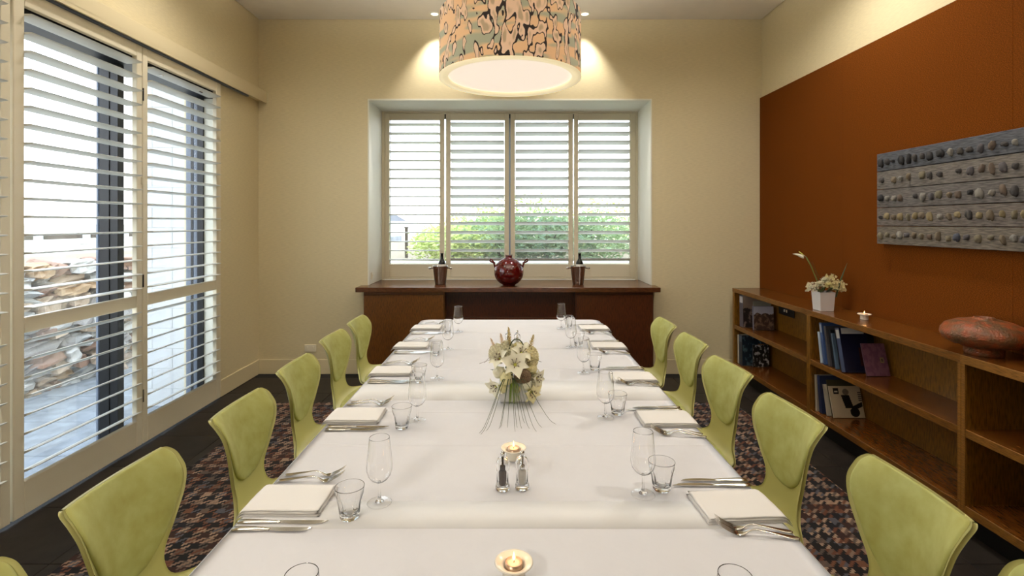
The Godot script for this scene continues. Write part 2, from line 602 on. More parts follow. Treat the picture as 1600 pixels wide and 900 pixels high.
func carpet_material() -> StandardMaterial3D:
	# a houndstooth twill with a colour for every check
	var n := 1024
	var im := Image.create(n, n, false, Image.FORMAT_RGB8)
	var r := RandomNumberGenerator.new()
	r.seed = 31
	var dark := [Color(0.06, 0.05, 0.06), Color(0.09, 0.06, 0.06), Color(0.07, 0.06, 0.09), Color(0.22, 0.12, 0.09)]
	var pal := [Color(0.62, 0.50, 0.42), Color(0.55, 0.45, 0.38), Color(0.42, 0.24, 0.16), Color(0.36, 0.31, 0.28), Color(0.33, 0.33, 0.36), Color(0.66, 0.55, 0.46), Color(0.46, 0.29, 0.2), Color(0.42, 0.34, 0.29)]
	var c := {}
	for i in 32:
		for j in 32:
			c[i * 64 + j] = [dark[r.randi() % 4], pal[r.randi() % 8], pal[r.randi() % 8]]
	var th := 8
	for y in n:
		var wy := y / th
		for x in n:
			var wx := x / th
			var on_warp := posmod(wx + wy, 4) < 2
			var bx := (wx / 4)
			var by := (wy / 4)
			var light := bx % 2 == 1 if on_warp else by % 2 == 1
			var key: Array = c[((bx / 2) % 16) * 64 + (by / 2) % 16] if not light else c[(bx % 32) * 64 + by % 32]
			var col: Color = key[1 if on_warp else 2] if light else key[0]
			var s := 0.86 + 0.14 * r.randf()
			im.set_pixel(x, y, Color(col.r * s, col.g * s, col.b * s))
	var m := mat("carpet_weave", Color.WHITE, 0.95, 0.0, ImageTexture.create_from_image(im), Vector3(0.76, 0.76, 0.76), true)
	return m

# ======================================================================= outside
func build_outside():
	var r := RandomNumberGenerator.new()
	r.seed = 5
	var nz := fn(77, 0.02, 3)
	# land
	var gr := S(false)
	span(gr, -150, 150, -1.5, -0.16, -60, 200)
	struct("ground", gr, M.sand)
	# patio pavers beside the door
	var bed := S(false)
	span(bed, -5.2, -2.8, -0.155, -0.125, 0.5, 6.6)
	var patio := struct("patio", bed, M.mortar)
	var pv := boxm(Vector3(0.592, 0.03, 0.592), 0.004)
	for i in 4:
		for j in 10:
			part("paver", pv, M.paver, patio, V(-3.1 - 0.6 * i, -0.11, 0.8 + 0.6 * j))
	# block wing wall at the far end of the door
	var core := S(false)
	span(core, -3.28, -2.80, -0.125, 3.1, 4.46, 4.60)
	var wing := struct("wall_wing", core, M.mortar)
	for row in 18:
		var y := -0.12 + 0.175 * row
		var xs := [-3.29, -2.94, -2.795] if row % 2 == 0 else [-3.29, -3.115, -2.795]
		for k in 2:
			var st := S(false)
			span(st, xs[k] + 0.001, xs[k + 1] - 0.001, y + 0.001, y + 0.174, 4.457, 4.61, 0.002)
			part("block", st, M.block, wing)
	# dry stone wall beyond the patio
	var sw := thing("stone_wall", "low dry stone wall of grey and tan rocks beyond the patio", "wall", V(-4.55, -0.16, 4.2))
	var back := S(false)
	span(back, -0.62, -0.16, 0.0, 1.12, -2.6, 2.6)
	part("core", back, M.soil, sw)
	var meshes := []
	for k in 7:
		var st := S()
		blob(st, Vector3.ZERO, Vector3(0.5, 0.5, 0.5), nz, 0.7, 14, 9, Vector3(k * 90.0, 7, 3), 0.5, true)
		meshes.append(done(st))
	var y := 0.0
	while y < 1.15:
		var h := r.randf_range(0.09, 0.175)
		if y + h > 1.28:
			h = 1.28 - y
		var z := -2.55
		while z < 2.3:
			var l := r.randf_range(0.13, 0.36)
			var o := part("stone", meshes[r.randi() % 7], M["rock_%d" % (r.randi() % 6)], sw, Vector3(-0.12 + 0.27 * 0.0 + r.randf_range(-0.04, 0.04) + 0.0, y + h / 2, z + l / 2), Vector3(r.randf_range(-0.2, 0.2), r.randf_range(-0.2, 0.2), r.randf_range(-0.15, 0.15)))
			o.scale = Vector3(0.36, h * 1.12, l * 1.08)
			z += l
		y += h * 0.94
	sw.rotation.y = -0.2
	# road behind the stone wall and a guard rail far off
	var rd := S(false)
	span(rd, -9.4, -5.3, -0.2, 0.86, -10, 40)
	struct("road", rd, M.asphalt)
	var fld := S(false)
	span(fld, -90, -9.4, -0.2, 0.85, -40, 150)
	struct("field", fld, M.sand)
	var fence := thing("guard_rail", "long low dark rail on pale posts across the road", "fence", V(-13.0, 0.85, 14.0))
	for k in 22:
		var st := S(false)
		box(st, Vector3(0, 0.24, -10.5 + k * 1.6), Vector3(0.08, 0.12, 1.25), 0.01)
		part("rail", st, M.post_wood, fence)
		st = S(false)
		box(st, Vector3(-0.02, 0.15, -9.7 + k * 1.6), Vector3(0.14, 0.3, 0.22), 0.01)
		part("post", st, M.block, fence)
	# garden behind the back window
	var gw := S(false)
	span(gw, -4, 5, -0.2, 0.99, 6.5, 6.8)
	struct("wall_garden", gw, M.house_wall)
	var gb := S(false)
	span(gb, -8, 12, -0.2, 0.93, 6.8, 16)
	struct("garden_bed", gb, M.soil)
	var shrubs := [
		[-0.85, 7.6, 0.62, 0.50, 2, "small yellow green shrub outside the leftmost back shutter"],
		[-0.15, 7.9, 0.85, 0.66, 1, "dense grey green shrub outside the second back shutter from the left"],
		[0.55, 7.7, 0.80, 0.72, 3, "dark green shrub outside the third back shutter from the left"],
		[1.25, 7.9, 0.85, 0.70, 1, "round green shrub outside the rightmost back shutter"],
		[0.25, 9.6, 1.10, 1.05, 0, "tall pale green bush behind the garden shrubs, left of the others at the back"],
		[1.7, 10.0, 1.20, 1.02, 2, "tall yellow green bush at the back of the garden on the right"],
		[-0.6, 9.4, 0.7, 0.80, 2, "thin yellowish bush at the back of the garden near the white house"],
	]
	var leaf := S(false)
	for p in [[Vector3(0, 0, 0), Vector3(0.5, 0.12, 0), Vector3(1, 0, 0), Vector3(0.5, 0.05, 0.22)], [Vector3(0, 0, 0), Vector3(0.5, 0.05, -0.22), Vector3(1, 0, 0), Vector3(0.5, 0.12, 0)]]:
		quad(leaf, p[0], p[1], p[2], p[3])
	var leafm := done(leaf)
	for s in shrubs:
		var t := thing("garden_shrub", s[5], "shrub", V(s[0], 0.93, s[1]))
		var st := S()
		for k in 4:
			var a := k * 1.7
			tube(st, [Vector3.ZERO, Vector3(cos(a) * 0.1, 0.3, sin(a) * 0.1), Vector3(cos(a) * 0.25, s[3] * 0.9, sin(a) * 0.25)], [0.015, 0.01, 0.005], 5)
		part("stem", st, M.post_wood, t)
		var mm := MultiMesh.new()
		mm.transform_format = MultiMesh.TRANSFORM_3D
		mm.mesh = leafm
		mm.instance_count = 2600
		for i in 2600:
			var dir := Vector3(r.randfn(), r.randfn(), r.randfn()).normalized()
			var rad := pow(r.randf(), 0.33)
			var lump := 1.0 + 0.3 * nz.get_noise_3dv(dir * 70.0 + Vector3(s[0], 0, s[1]) * 100.0)
			var p := Vector3(dir.x * s[2], dir.y * s[3] * 0.55, dir.z * s[2] * 0.8) * rad * lump + Vector3(0, s[3] * 0.5, 0)
			if p.y < 0.02:
				p.y = 0.02 + r.randf() * 0.1
			var b := Basis.from_euler(Vector3(r.randf_range(-1, 1), r.randf() * TAU, r.randf_range(-0.6, 0.9))) * Basis.from_scale(Vector3.ONE * r.randf_range(0.06, 0.11))
			mm.set_instance_transform(i, Transform3D(b, p))
		var mi := MultiMeshInstance3D.new()
		mi.name = "foliage"
		mi.multimesh = mm
		mi.material_override = M["leaf_%d" % s[4]]
		mi.set_meta("kind", "stuff")
		t.add_child(mi)
	# neighbour's house and a garden post
	var hs := thing("house", "distant white house with a steep dark gable beyond the garden", "house", V(-6.6, -0.16, 27.0))
	var w := S(false)
	box(w, Vector3(0, 0.85, 0), Vector3(2.8, 1.7, 4.0))
	part("wall", w, M.house_wall, hs)
	var rf := S(false)
	var ev := S(false)
	prism(ev, [Vector2(-2.1, 1.70), Vector2(2.1, 1.70), Vector2(2.1, 1.74), Vector2(-2.1, 1.74)], -1.5, 1.5)
	part("eave", ev, M.house_wall, hs)
	for z in [2.1, -2.1]:
		face(rf, [Vector3(0.0, 1.74, z), Vector3(0.75, 1.74, z), Vector3(0.12, 2.12, z)], Vector3(0.3, 1.8, 0))
	face(rf, [Vector3(0.0, 1.74, 2.1), Vector3(0.12, 2.12, 2.1), Vector3(0.12, 2.12, -2.1), Vector3(0.0, 1.74, -2.1)], Vector3(0.3, 1.8, 0))
	face(rf, [Vector3(0.75, 1.74, 2.1), Vector3(0.12, 2.12, 2.1), Vector3(0.12, 2.12, -2.1), Vector3(0.75, 1.74, -2.1)], Vector3(0.3, 1.8, 0))
	part("roof", rf, M.roof_slate, hs)
	var gp := thing("garden_post", "short dark wooden post standing left of the shrubs outside the window", "post", V(-1.68, 0.93, 8.3))
	w = S(false)
	box(w, Vector3(0, 0.24, 0), Vector3(0.045, 0.48, 0.045), 0.006)
	part("shaft", w, M.post_wood, gp)
	w = S(false)
	box(w, Vector3(0, 0.49, 0), Vector3(0.06, 0.02, 0.06), 0.004)
	part("cap", w, M.post_wood, gp)

# ======================================================================= lamps
func downlight(x: float, d: float, e: float, ang: float, label: String):
	var t := thing("ceiling_downlight", label, "downlight", V(x, CEIL, d), 0.0, "recessed ceiling downlights")
	var st := S()
	lathe(st, [Vector2(0.034, -0.001), Vector2(0.036, -0.006), Vector2(0.05, -0.004), Vector2(0.052, 0.001)], 24)
	part("trim_ring", st, M.reveal_paint, t)
	st = S()
	lathe(st, [Vector2(0.0, -0.002), Vector2(0.034, -0.002), Vector2(0.034, 0.0)], 24)
	var lens := part("lamp_lens", st, M.lamp_lens, t)
	lens.set_meta("label", "glowing lens")
	var l := SpotLight3D.new()
	l.name = "downlight_beam"
	l.light_color = Color(1.0, 0.982, 0.955)
	l.light_energy = e
	l.spot_angle = ang
	l.spot_angle_attenuation = 0.7
	l.spot_range = 12.0
	l.spot_attenuation = 2.0
	l.light_size = 0.034
	l.shadow_enabled = true
	l.position = Vector3(0, -0.012, 0)
	l.rotation.x = -PI / 2
	t.add_child(l)

func build_lamps():
	var le := mat("lamp_lens", Color(1, 0.95, 0.85), 0.4)
	le.emission_enabled = true
	le.emission = Color(1.0, 0.92, 0.78)
	le.emission_energy_multiplier = 6.0
	downlight(-0.728, 4.94, 2.2, 40.0, "lit ceiling downlight near the back wall, left of the drum pendant")
	downlight(0.722, 4.94, 2.2, 40.0, "lit ceiling downlight near the back wall, right of the drum pendant")
	downlight(-1.8, 3.3, 1.5, 78.0, "ceiling downlight near the left wall, far one")
	downlight(1.8, 3.3, 2.5, 78.0, "ceiling downlight near the right wall, far one")
	downlight(-1.8, 1.1, 1.1, 78.0, "ceiling downlight near the left wall, near one")
	downlight(1.8, 1.1, 2.1, 78.0, "ceiling downlight near the right wall, near one")
	# added, unseen lamp standing in for a flash; throws the soft glass shadows
	var fl := thing("flash_stand_in", "added lamp in place of a flash, glowing drum shade, behind and left of the camera", "lamp", V(-0.95, 0, -0.25))
	var st := S()
	lathe(st, [Vector2(0.0, 0.0), Vector2(0.14, 0.0), Vector2(0.14, 0.018), Vector2(0.02, 0.03)], 28)
	part("base", st, M.steel, fl)
	st = S()
	lathe(st, [Vector2(0.012, 0.02), Vector2(0.012, 1.55)], 12)
	part("pole", st, M.steel, fl)
	var sh := mat("stand_in_shade_glow", Color(0.95, 0.9, 0.8), 0.7)
	sh.emission_enabled = true
	sh.emission = Color(1.0, 0.86, 0.66)
	sh.emission_energy_multiplier = 1.5
	st = S()
	lathe(st, [Vector2(0.17, 1.5), Vector2(0.15, 1.86)], 28)
	part("lamp_shade", st, sh, fl)
	var ol := AreaLight3D.new()
	ol.name = "stand_in_light"
	ol.area_size = Vector2(0.22, 0.3)
	ol.area_normalize_energy = true
	ol.light_color = Color(1.0, 0.982, 0.955)
	ol.light_energy = 1.1
	ol.shadow_enabled = true
	ol.position = Vector3(0.09, 1.68, -0.18)
	ol.rotation = Vector3(-0.35, -0.45, 0)
	fl.add_child(ol)
	# drum pendant
	var R := 0.33
	var y0 := 2.172
	var h := 0.29
	var pd := thing("drum_pendant", "large drum pendant lamp with blotched peach and dark brown shade", "lamp", V(0.0, y0, 2.4))
	st = S()
	lathe(st, [Vector2(R, 0.0), Vector2(R, h)], 72)
	part("lamp_shade", st, shade_material(), pd)
	st = S()
	lathe(st, [Vector2(R - 0.003, h), Vector2(R - 0.003, 0.0), Vector2(R - 0.003, 0.0)], 72)
	part("shade_lining", st, M.shade_lining, pd)
	st = S()
	lathe(st, [Vector2(R - 0.041, 0.012), Vector2(R - 0.041, 0.0), Vector2(R + 0.001, -0.001), Vector2(R + 0.001, 0.004)], 72)
	part("bottom_ring", st, M.lamp_ring, pd)
	st = S()
	lathe(st, [Vector2(0.0, 0.012), Vector2(R - 0.039, 0.012)], 72)
	part("lamp_diffuser", st, M.lamp_diffuser, pd)
	st = S()
	lathe(st, [Vector2(0.006, h - 0.02), Vector2(0.006, CEIL - y0)], 10)
	part("cord", st, M.steel, pd)
	st = S()
	lathe(st, [Vector2(0.06, CEIL - y0 - 0.03), Vector2(0.06, CEIL - y0)], 24)
	part("ceiling_rose", st, M.reveal_paint, pd)
	st = S()
	for k in 3:
		var a := k * TAU / 3
		tube(st, [Vector3(0, h - 0.02, 0), Vector3(cos(a) * (R - 0.004), h - 0.02, sin(a) * (R - 0.004))], [0.004], 6)
	part("shade_spider", st, M.steel, pd)
	var bulbm := mat("bulb_glow", Color(1, 0.9, 0.75), 0.5)
	bulbm.emission_enabled = true
	bulbm.emission = Color(1.0, 0.88, 0.66)
	bulbm.emission_energy_multiplier = 3.0
	for k in 3:
		var a := k * TAU / 3 + 0.5
		st = S()
		blob(st, Vector3(cos(a) * 0.12, 0.15, sin(a) * 0.12), Vector3(0.03, 0.04, 0.03), fn(1, 0.1), 0.0, 12, 8)
		part("bulb", st, bulbm, pd)
		var o := OmniLight3D.new()
		o.name = "bulb_light"
		o.light_color = Color(1.0, 0.982, 0.955)
		o.light_energy = 2.4
		o.omni_range = 12.0
		o.omni_attenuation = 2.0
		o.light_size = 0.025
		o.shadow_enabled = true
		o.position = Vector3(cos(a) * 0.12, 0.15, sin(a) * 0.12)
		pd.add_child(o)
	var al := AreaLight3D.new()
	al.name = "diffuser_light"
	al.area_size = Vector2(0.5, 0.5)
	al.area_normalize_energy = true
	al.light_color = Color(1.0, 0.982, 0.955)
	al.light_energy = 0.18
	al.shadow_enabled = true
	al.position = Vector3(0, -0.008, 0)
	al.rotation.x = -PI / 2
	pd.add_child(al)

func shade_material() -> StandardMaterial3D:
	var w := 1536
	var hh := 220
	var im := Image.create(w, hh, false, Image.FORMAT_RGB8)
	var a := fn(41, 1.0, 2)
	var b := fn(42, 1.0, 3)
	var cc := fn(43, 1.0, 2)
	for x in w:
		var th := TAU * x / w
		for y in hh:
			var v := float(y) / hh
			var p := Vector3(cos(th), 0, sin(th))
			var q := Vector3(p.x * 3.6, v * 1.5, p.z * 3.6)
			var n := a.get_noise_3dv(q * 2.0)
			var n2 := b.get_noise_3dv(Vector3(p.x * 0.9, v * 1.6, p.z * 0.9) + Vector3(9, 3, 4))
			var t := 0.14 - 0.22 * n2 + 0.16 * (0.5 - v)
			var e := n - t
			# ground: peach and grey-green washes
			var wash := cc.get_noise_3dv(Vector3(p.x * 1.3, v * 4.5, p.z * 1.3))
			var col := Color(0.72, 0.73, 0.64).lerp(Color(0.95, 0.81, 0.64), smoothstep(-0.3, 0.15, wash + 0.25 * n2))
			if e > 0.0:
				col = Color(0.96, 0.85, 0.75).lerp(Color(0.78, 0.69, 0.57), smoothstep(0.22, 0.5, e))
			var wd := 0.075 + 0.3 * smoothstep(0.12, 0.45, n2)
			if e > -wd and e < 0.03:
				col = Color(0.17, 0.12, 0.11)
			im.set_pixel(x, y, col)
	var m := StandardMaterial3D.new()
	m.resource_name = "lamp_shade_print"
	m.albedo_texture = ImageTexture.create_from_image(im)
	m.roughness = 0.7
	m.backlight_enabled = true
	m.backlight = Color(0.34, 0.33, 0.31)
	M["lamp_shade_print"] = m
	var li := mat("shade_lining", Color(0.95, 0.92, 0.85), 0.7)
	li.backlight_enabled = true
	li.backlight = Color(0.34, 0.33, 0.31)
	var ri := mat("lamp_ring", Color(0.98, 0.93, 0.78), 0.6)
	ri.emission_enabled = true
	ri.emission = Color(1.0, 0.92, 0.74)
	ri.emission_energy_multiplier = 0.62
	var di := mat("lamp_diffuser", Color(0.95, 0.9, 0.85), 0.5)
	di.emission_enabled = true
	di.emission = Color(1.0, 0.93, 0.86)
	di.emission_energy_multiplier = 0.78
	return m

# ======================================================================= shutters
func blade_mesh(l: float) -> ArrayMesh:
	var p := []
	for k in 10:
		var a := TAU * k / 10.0
		p.append(Vector2(0.059 * signf(cos(a)) * pow(absf(cos(a)), 0.85), 0.006 * sin(a)))
	var st := S(false)
	prism(st, p, -l / 2, l / 2)
	return done(st)

func shutter(label: String, group: String, at: Vector3, turn: float, w: float, y0: float, y1: float, sl: float, sr: float, bot: float, top: float, mids: Array, pitch: float, tilts: Array) -> Node3D:
	var t := thing("shutter_panel", label, "shutter", at, turn, group)
	var th := 0.034
	var h := y1 - y0
	part("stile", boxm(Vector3(sl, h, th), 0.003), M.shutter_paint, t, Vector3(sl / 2, y0 + h / 2, 0))
	part("stile", boxm(Vector3(sr, h, th), 0.003), M.shutter_paint, t, Vector3(w - sr / 2, y0 + h / 2, 0))
	var ow := w - sl - sr
	var ox := sl + ow / 2
	part("bottom_rail", boxm(Vector3(ow, bot, th - 0.002), 0.003), M.shutter_paint, t, Vector3(ox, y0 + bot / 2, 0))
	part("top_rail", boxm(Vector3(ow, top, th - 0.002), 0.003), M.shutter_paint, t, Vector3(ox, y1 - top / 2, 0))
	var lo := y0 + bot
	var cuts := []
	for m in mids:
		part("middle_rail", boxm(Vector3(ow, m[1] - m[0], th - 0.002), 0.003), M.shutter_paint, t, Vector3(ox, (m[0] + m[1]) / 2, 0))
		cuts.append([lo, m[0]])
		lo = m[1]
	cuts.append([lo, y1 - top])
	var bm := blade_mesh(ow - 0.004)
	for k in cuts.size():
		var span_h: float = cuts[k][1] - cuts[k][0]
		var n := int(round(span_h / pitch))
		for i in n:
			part("louver", bm, M.louver_paint, t, Vector3(ox, cuts[k][0] + span_h * (i + 0.5) / n, 0), Vector3(deg_to_rad(tilts[k]), 0, 0))
	return t

func build_shutters():
	var dx := -2.477
	var gl := "tall louvered shutters over the sliding door"
	var a := shutter("tall louvered shutter panel farthest from the camera on the left wall", gl, V(dx, 0, 3.432), PI / 2, 0.922, 0.018, 2.68, 0.045, 0.062, 0.17, 0.08, [[0.94, 1.018]], 0.0935, [-21.0, -3.0])
	var b := shutter("tall louvered shutter panel second from the far end of the left wall", gl, V(dx, 0, 2.535), PI / 2, 0.889, 0.018, 2.68, 0.06, 0.048, 0.17, 0.08, [[0.94, 1.018]], 0.0935, [-21.0, -3.0])
	var c := shutter("tall louvered shutter panel nearest the camera, cut by the left edge of the photo", gl, V(dx, 0, 1.625), PI / 2, 0.897, 0.018, 2.68, 0.06, 0.05, 0.17, 0.08, [[0.94, 1.018]], 0.0935, [-21.0, -3.0])
	# hinges and a catch on the leaf joints
	for y in [0.34, 1.11, 2.36]:
		part("hinge", boxm(Vector3(0.009, 0.085, 0.006), 0.001), M.black_frame if y > 1.0 else M.steel, a, Vector3(0.0, y, 0.018))
	part("catch", boxm(Vector3(0.012, 0.05, 0.02), 0.003), M.shutter_paint, b, Vector3(0.882, 1.78, 0.024))
	for x in [0.16, 0.62]:
		part("clip", boxm(Vector3(0.035, 0.004, 0.016), 0.001), M.steel, a, Vector3(x, 2.535, 0.03))
	var gb := "louvered shutters in the back window"
	var xs := [[-1.371, -0.72, -4.0], [-0.702, -0.012, -17.0], [0.005, 0.688, -17.0], [0.70, 1.371, -17.0]]
	var lb := ["leftmost shutter panel in the back window, its slats wide open", "second shutter panel from the left in the back window, behind the red pot's left side", "third shutter panel from the left in the back window, right of the red pot", "rightmost shutter panel in the back window, next to the right reveal"]
	for k in 4:
		shutter(lb[k], gb, V(xs[k][0], 0, 5.615), 0.0, xs[k][1] - xs[k][0], 0.907, 2.698, 0.05 if k != 3 else 0.045, 0.05 if k != 3 else 0.06, 0.14, 0.075, [], 0.0985, [xs[k][2]])

# ======================================================================= sideboard and what stands on it
func build_sideboard():
	var t := thing("sideboard", "long dark walnut sideboard built in under the back window", "sideboard", V(0, 0, 5.0))
	var z := func(d: float) -> float: return 5.0 - d
	var st := S(false)
	box(st, Vector3(-0.02, 0.857, z.call(4.9885)), Vector3(2.92, 0.044, 0.193), 0.003)
	box(st, Vector3(-0.0025, 0.857, z.call(5.335)), Vector3(2.80, 0.044, 0.5), 0.0)
	part("worktop", st, M.walnut_top, t)
	for s in [[-1.415, -0.63, "walnut"], [0.63, 1.385, "walnut_red"]]:
		st = S(false)
		box(st, Vector3((s[0] + s[1]) / 2, 0.45, z.call(5.01)), Vector3(s[1] - s[0], 0.77, 0.126), 0.002)
		part("carcass", st, M[s[2]], t)
		var dw: float = s[1] - s[0] - 0.02
		var door := part("door", boxm(Vector3(dw, 0.735, 0.018), 0.002), M[s[2]], t, Vector3((s[0] + s[1]) / 2, 0.437, z.call(4.936)))
		door.name = "door"
	st = S(false)
	box(st, Vector3(0, 0.45, z.call(5.067)), Vector3(1.26, 0.77, 0.012), 0.0)
	part("niche_back", st, M.walnut_red, t)
	st = S(false)
	box(st, Vector3(0, 0.56, z.call(5.03)), Vector3(1.256, 0.02, 0.06), 0.002)
	part("niche_rail", st, M.walnut_red, t)
	st = S(false)
	box(st, Vector3(0, 0.04, z.call(5.02)), Vector3(2.7, 0.05, 0.1), 0.002)
	box(st, Vector3(-1.0, 0.02, z.call(5.02)), Vector3(0.7, 0.04, 0.1), 0.0)
	box(st, Vector3(1.0, 0.02, z.call(5.02)), Vector3(0.7, 0.04, 0.1), 0.0)
	part("plinth", st, M.black_plastic, t)
	var Y := 0.879
	# ice buckets with bottles
	for s in [[-0.704, "left of the red pot"], [0.686, "right of the red pot"]]:
		var b := thing("ice_bucket", "steel ice bucket on the sideboard, " + s[1], "bucket", V(s[0], Y, 5.17))
		st = S()
		lathe(st, [Vector2(0.0, 0.0), Vector2(0.052, 0.0), Vector2(0.055, 0.004), Vector2(0.076, 0.178), Vector2(0.080, 0.182), Vector2(0.079, 0.186), Vector2(0.074, 0.184), Vector2(0.052, 0.008), Vector2(0.0, 0.006)], 40)
		part("bowl", st, M.bucket_steel, b)
		for sg in [-1.0, 1.0]:
			st = S()
			tube(st, [Vector3(sg * 0.072, 0.163, 0), Vector3(sg * 0.092, 0.163, 0), Vector3(sg * 0.096, 0.163, 0), Vector3(sg * 0.116, 0.163, 0), Vector3(sg * 0.119, 0.163, 0)], [0.006, 0.006, 0.011, 0.011, 0.007], 12)
			part("knob_handle", st, M.chrome, b)
		var w := thing("wine_bottle", "dark wine bottle standing in the ice bucket, " + s[1], "bottle", V(s[0] + 0.016, Y + 0.012, 5.17))
		st = S()
		lathe(st, [Vector2(0.0, 0.0), Vector2(0.036, 0.0), Vector2(0.037, 0.19), Vector2(0.034, 0.212), Vector2(0.022, 0.232), Vector2(0.0145, 0.25), Vector2(0.0135, 0.29), Vector2(0.0155, 0.292), Vector2(0.0155, 0.302), Vector2(0.0, 0.302)], 28)
		part("body", st, M.bottle_glass, w)
		st = S()
		lathe(st, [Vector2(0.0375, 0.13), Vector2(0.0375, 0.192)], 28)
		part("bottle_label", st, M.bottle_label, w)
	# red pot
	var p := thing("red_pot", "round oxblood red glazed pot with two small ear handles", "pot", V(-0.012, Y, 5.10))
	var prof := [Vector2(0.0, 0.0), Vector2(0.062, 0.0), Vector2(0.064, 0.006)]
	for k in 15:
		var a := -0.98 + k * 2.30 / 14.0
		prof.append(Vector2(0.147 * cos(a), 0.133 + 0.142 * sin(a)))
	prof += [Vector2(0.036, 0.278), Vector2(0.034, 0.287), Vector2(0.037, 0.295), Vector2(0.032, 0.297), Vector2(0.029, 0.28)]
	st = S()
	lathe(st, prof, 56)
	part("body", st, M.red_glaze, p)
	for sg in [-1.0, 1.0]:
		st = S()
		var pts := []
		for k in 9:
			var q = catmull([Vector3(0.137, 0.175, 0), Vector3(0.148, 0.215, 0), Vector3(0.162, 0.245, 0), Vector3(0.182, 0.258, 0), Vector3(0.188, 0.243, 0), Vector3(0.172, 0.228, 0), Vector3(0.135, 0.222, 0)], k / 8.0)
			pts.append(Vector3(q.x * sg, q.y, 0))
		tube(st, pts, [0.009, 0.009, 0.008, 0.008, 0.009, 0.009, 0.008, 0.008, 0.008], 8)
		part("ear_handle", st, M.red_glaze, p)
	for k in 2:
		st = S()
		tube(st, [Vector3(0.03 - 0.06 * k, 0.29, 0.01), Vector3(0.031 - 0.062 * k, 0.312 - 0.006 * k, 0.01)], [0.004, 0.002], 6)
		part("rim_spike", st, M.red_glaze, p)

# ======================================================================= bookcase
func cover_tex(kind: String) -> StandardMaterial3D:
	var w := 64
	var h := 80
	var im := Image.create(w, h, false, Image.FORMAT_RGB8)
	var n := fn(hash(kind) % 1000, 1.0, 4)
	for x in w:
		for y in h:
			var u := float(x) / w
			var v := float(y) / h
			var k := n.get_noise_2d(u * 4.0, v * 4.0)
			var c := Color.BLACK
			match kind:
				"hills":
					c = Color(0.62, 0.54, 0.48).lerp(Color(0.46, 0.37, 0.32), v)
					if v > 0.42 + 0.12 * n.get_noise_2d(u * 2.0, 3.0):
						c = Color(0.17, 0.13, 0.12).lerp(Color(0.55, 0.47, 0.43), smoothstep(0.0, 0.5, k))
				"valley":
					c = Color(0.78, 0.78, 0.84)
					if v > 0.30 + 0.14 * n.get_noise_2d(u * 2.0, 7.0):
						c = Color(0.28, 0.21, 0.18).lerp(Color(0.52, 0.43, 0.36), smoothstep(-0.1, 0.3, k))
				"monochrome":
					c = g(0.12 + 0.7 * smoothstep(0.0, 0.35, k))
				"navy":
					c = Color(0.08, 0.09, 0.19)
					if v < 0.13 and u > 0.06 and u < 0.92:
						c = Color(0.85, 0.84, 0.82)
					if u > 0.62 and v > 0.44 and v < 0.86:
						c = Color(0.26, 0.1, 0.07)
						if Vector2(u - 0.9, (v - 0.72) * 1.3).length() < 0.11:
							c = Color(0.7, 0.56, 0.2)
				"mauve":
					c = Color(0.56, 0.38, 0.45).lerp(Color(0.48, 0.31, 0.40), smoothstep(-0.2, 0.3, k))
					if u > 0.68 and u < 0.84 and v > 0.43 and v < 0.6:
						c = Color(0.66, 0.58, 0.4)
						if u > 0.72 and u < 0.8 and v > 0.47 and v < 0.56:
							c = Color(0.4, 0.3, 0.3)
				"teal":
					c = Color(0.09, 0.15, 0.21).lerp(Color(0.32, 0.42, 0.46), smoothstep(0.1, 0.3, k))
					if u > 0.66 and u < 0.95 and v > 0.28 and v < 0.5:
						c = Color(0.8, 0.5, 0.12)
				"sticker":
					c = Color(0.05, 0.05, 0.07)
					if u > 0.62 and u < 0.75 and v > 0.06 and v < 0.22:
						c = Color(0.6, 0.57, 0.45)
						if u > 0.65 and u < 0.72 and v > 0.1 and v < 0.18:
							c = Color(0.2, 0.2, 0.2)
				"magazine":
					c = Color(0.82, 0.76, 0.64)
					if u > 0.1 and u < 0.28 and v > 0.06 and v < 0.25:
						c = Color(0.07, 0.06, 0.06)
						if absf(u - 0.19) < 0.06 and v > 0.14 and v < 0.2:
							c = Color(0.8, 0.76, 0.68)
					var p := Vector2(u, v)
					var fig := absf(u - (0.40 + 0.22 * v)) < 0.13 and v > 0.28 and v < 0.7
					if fig or (p - Vector2(0.70, 0.82)).length() < 0.15 or absf(v - (0.98 - 0.42 * u)) < 0.07 and u > 0.62 and u < 0.97:
						c = Color(0.06, 0.05, 0.05)
					if (p - Vector2(0.50, 0.18)).length() < 0.1:
						c = Color(0.5, 0.46, 0.4)
					if u > 0.88 and v > 0.15 and v < 0.5 and (y % 5) < 3:
						c = Color(0.35, 0.3, 0.27)
			im.set_pixel(x, y, c)
	var m := StandardMaterial3D.new()
	m.resource_name = "cover_" + kind
	m.albedo_texture = ImageTexture.create_from_image(im)
	m.roughness = 0.35
	return m

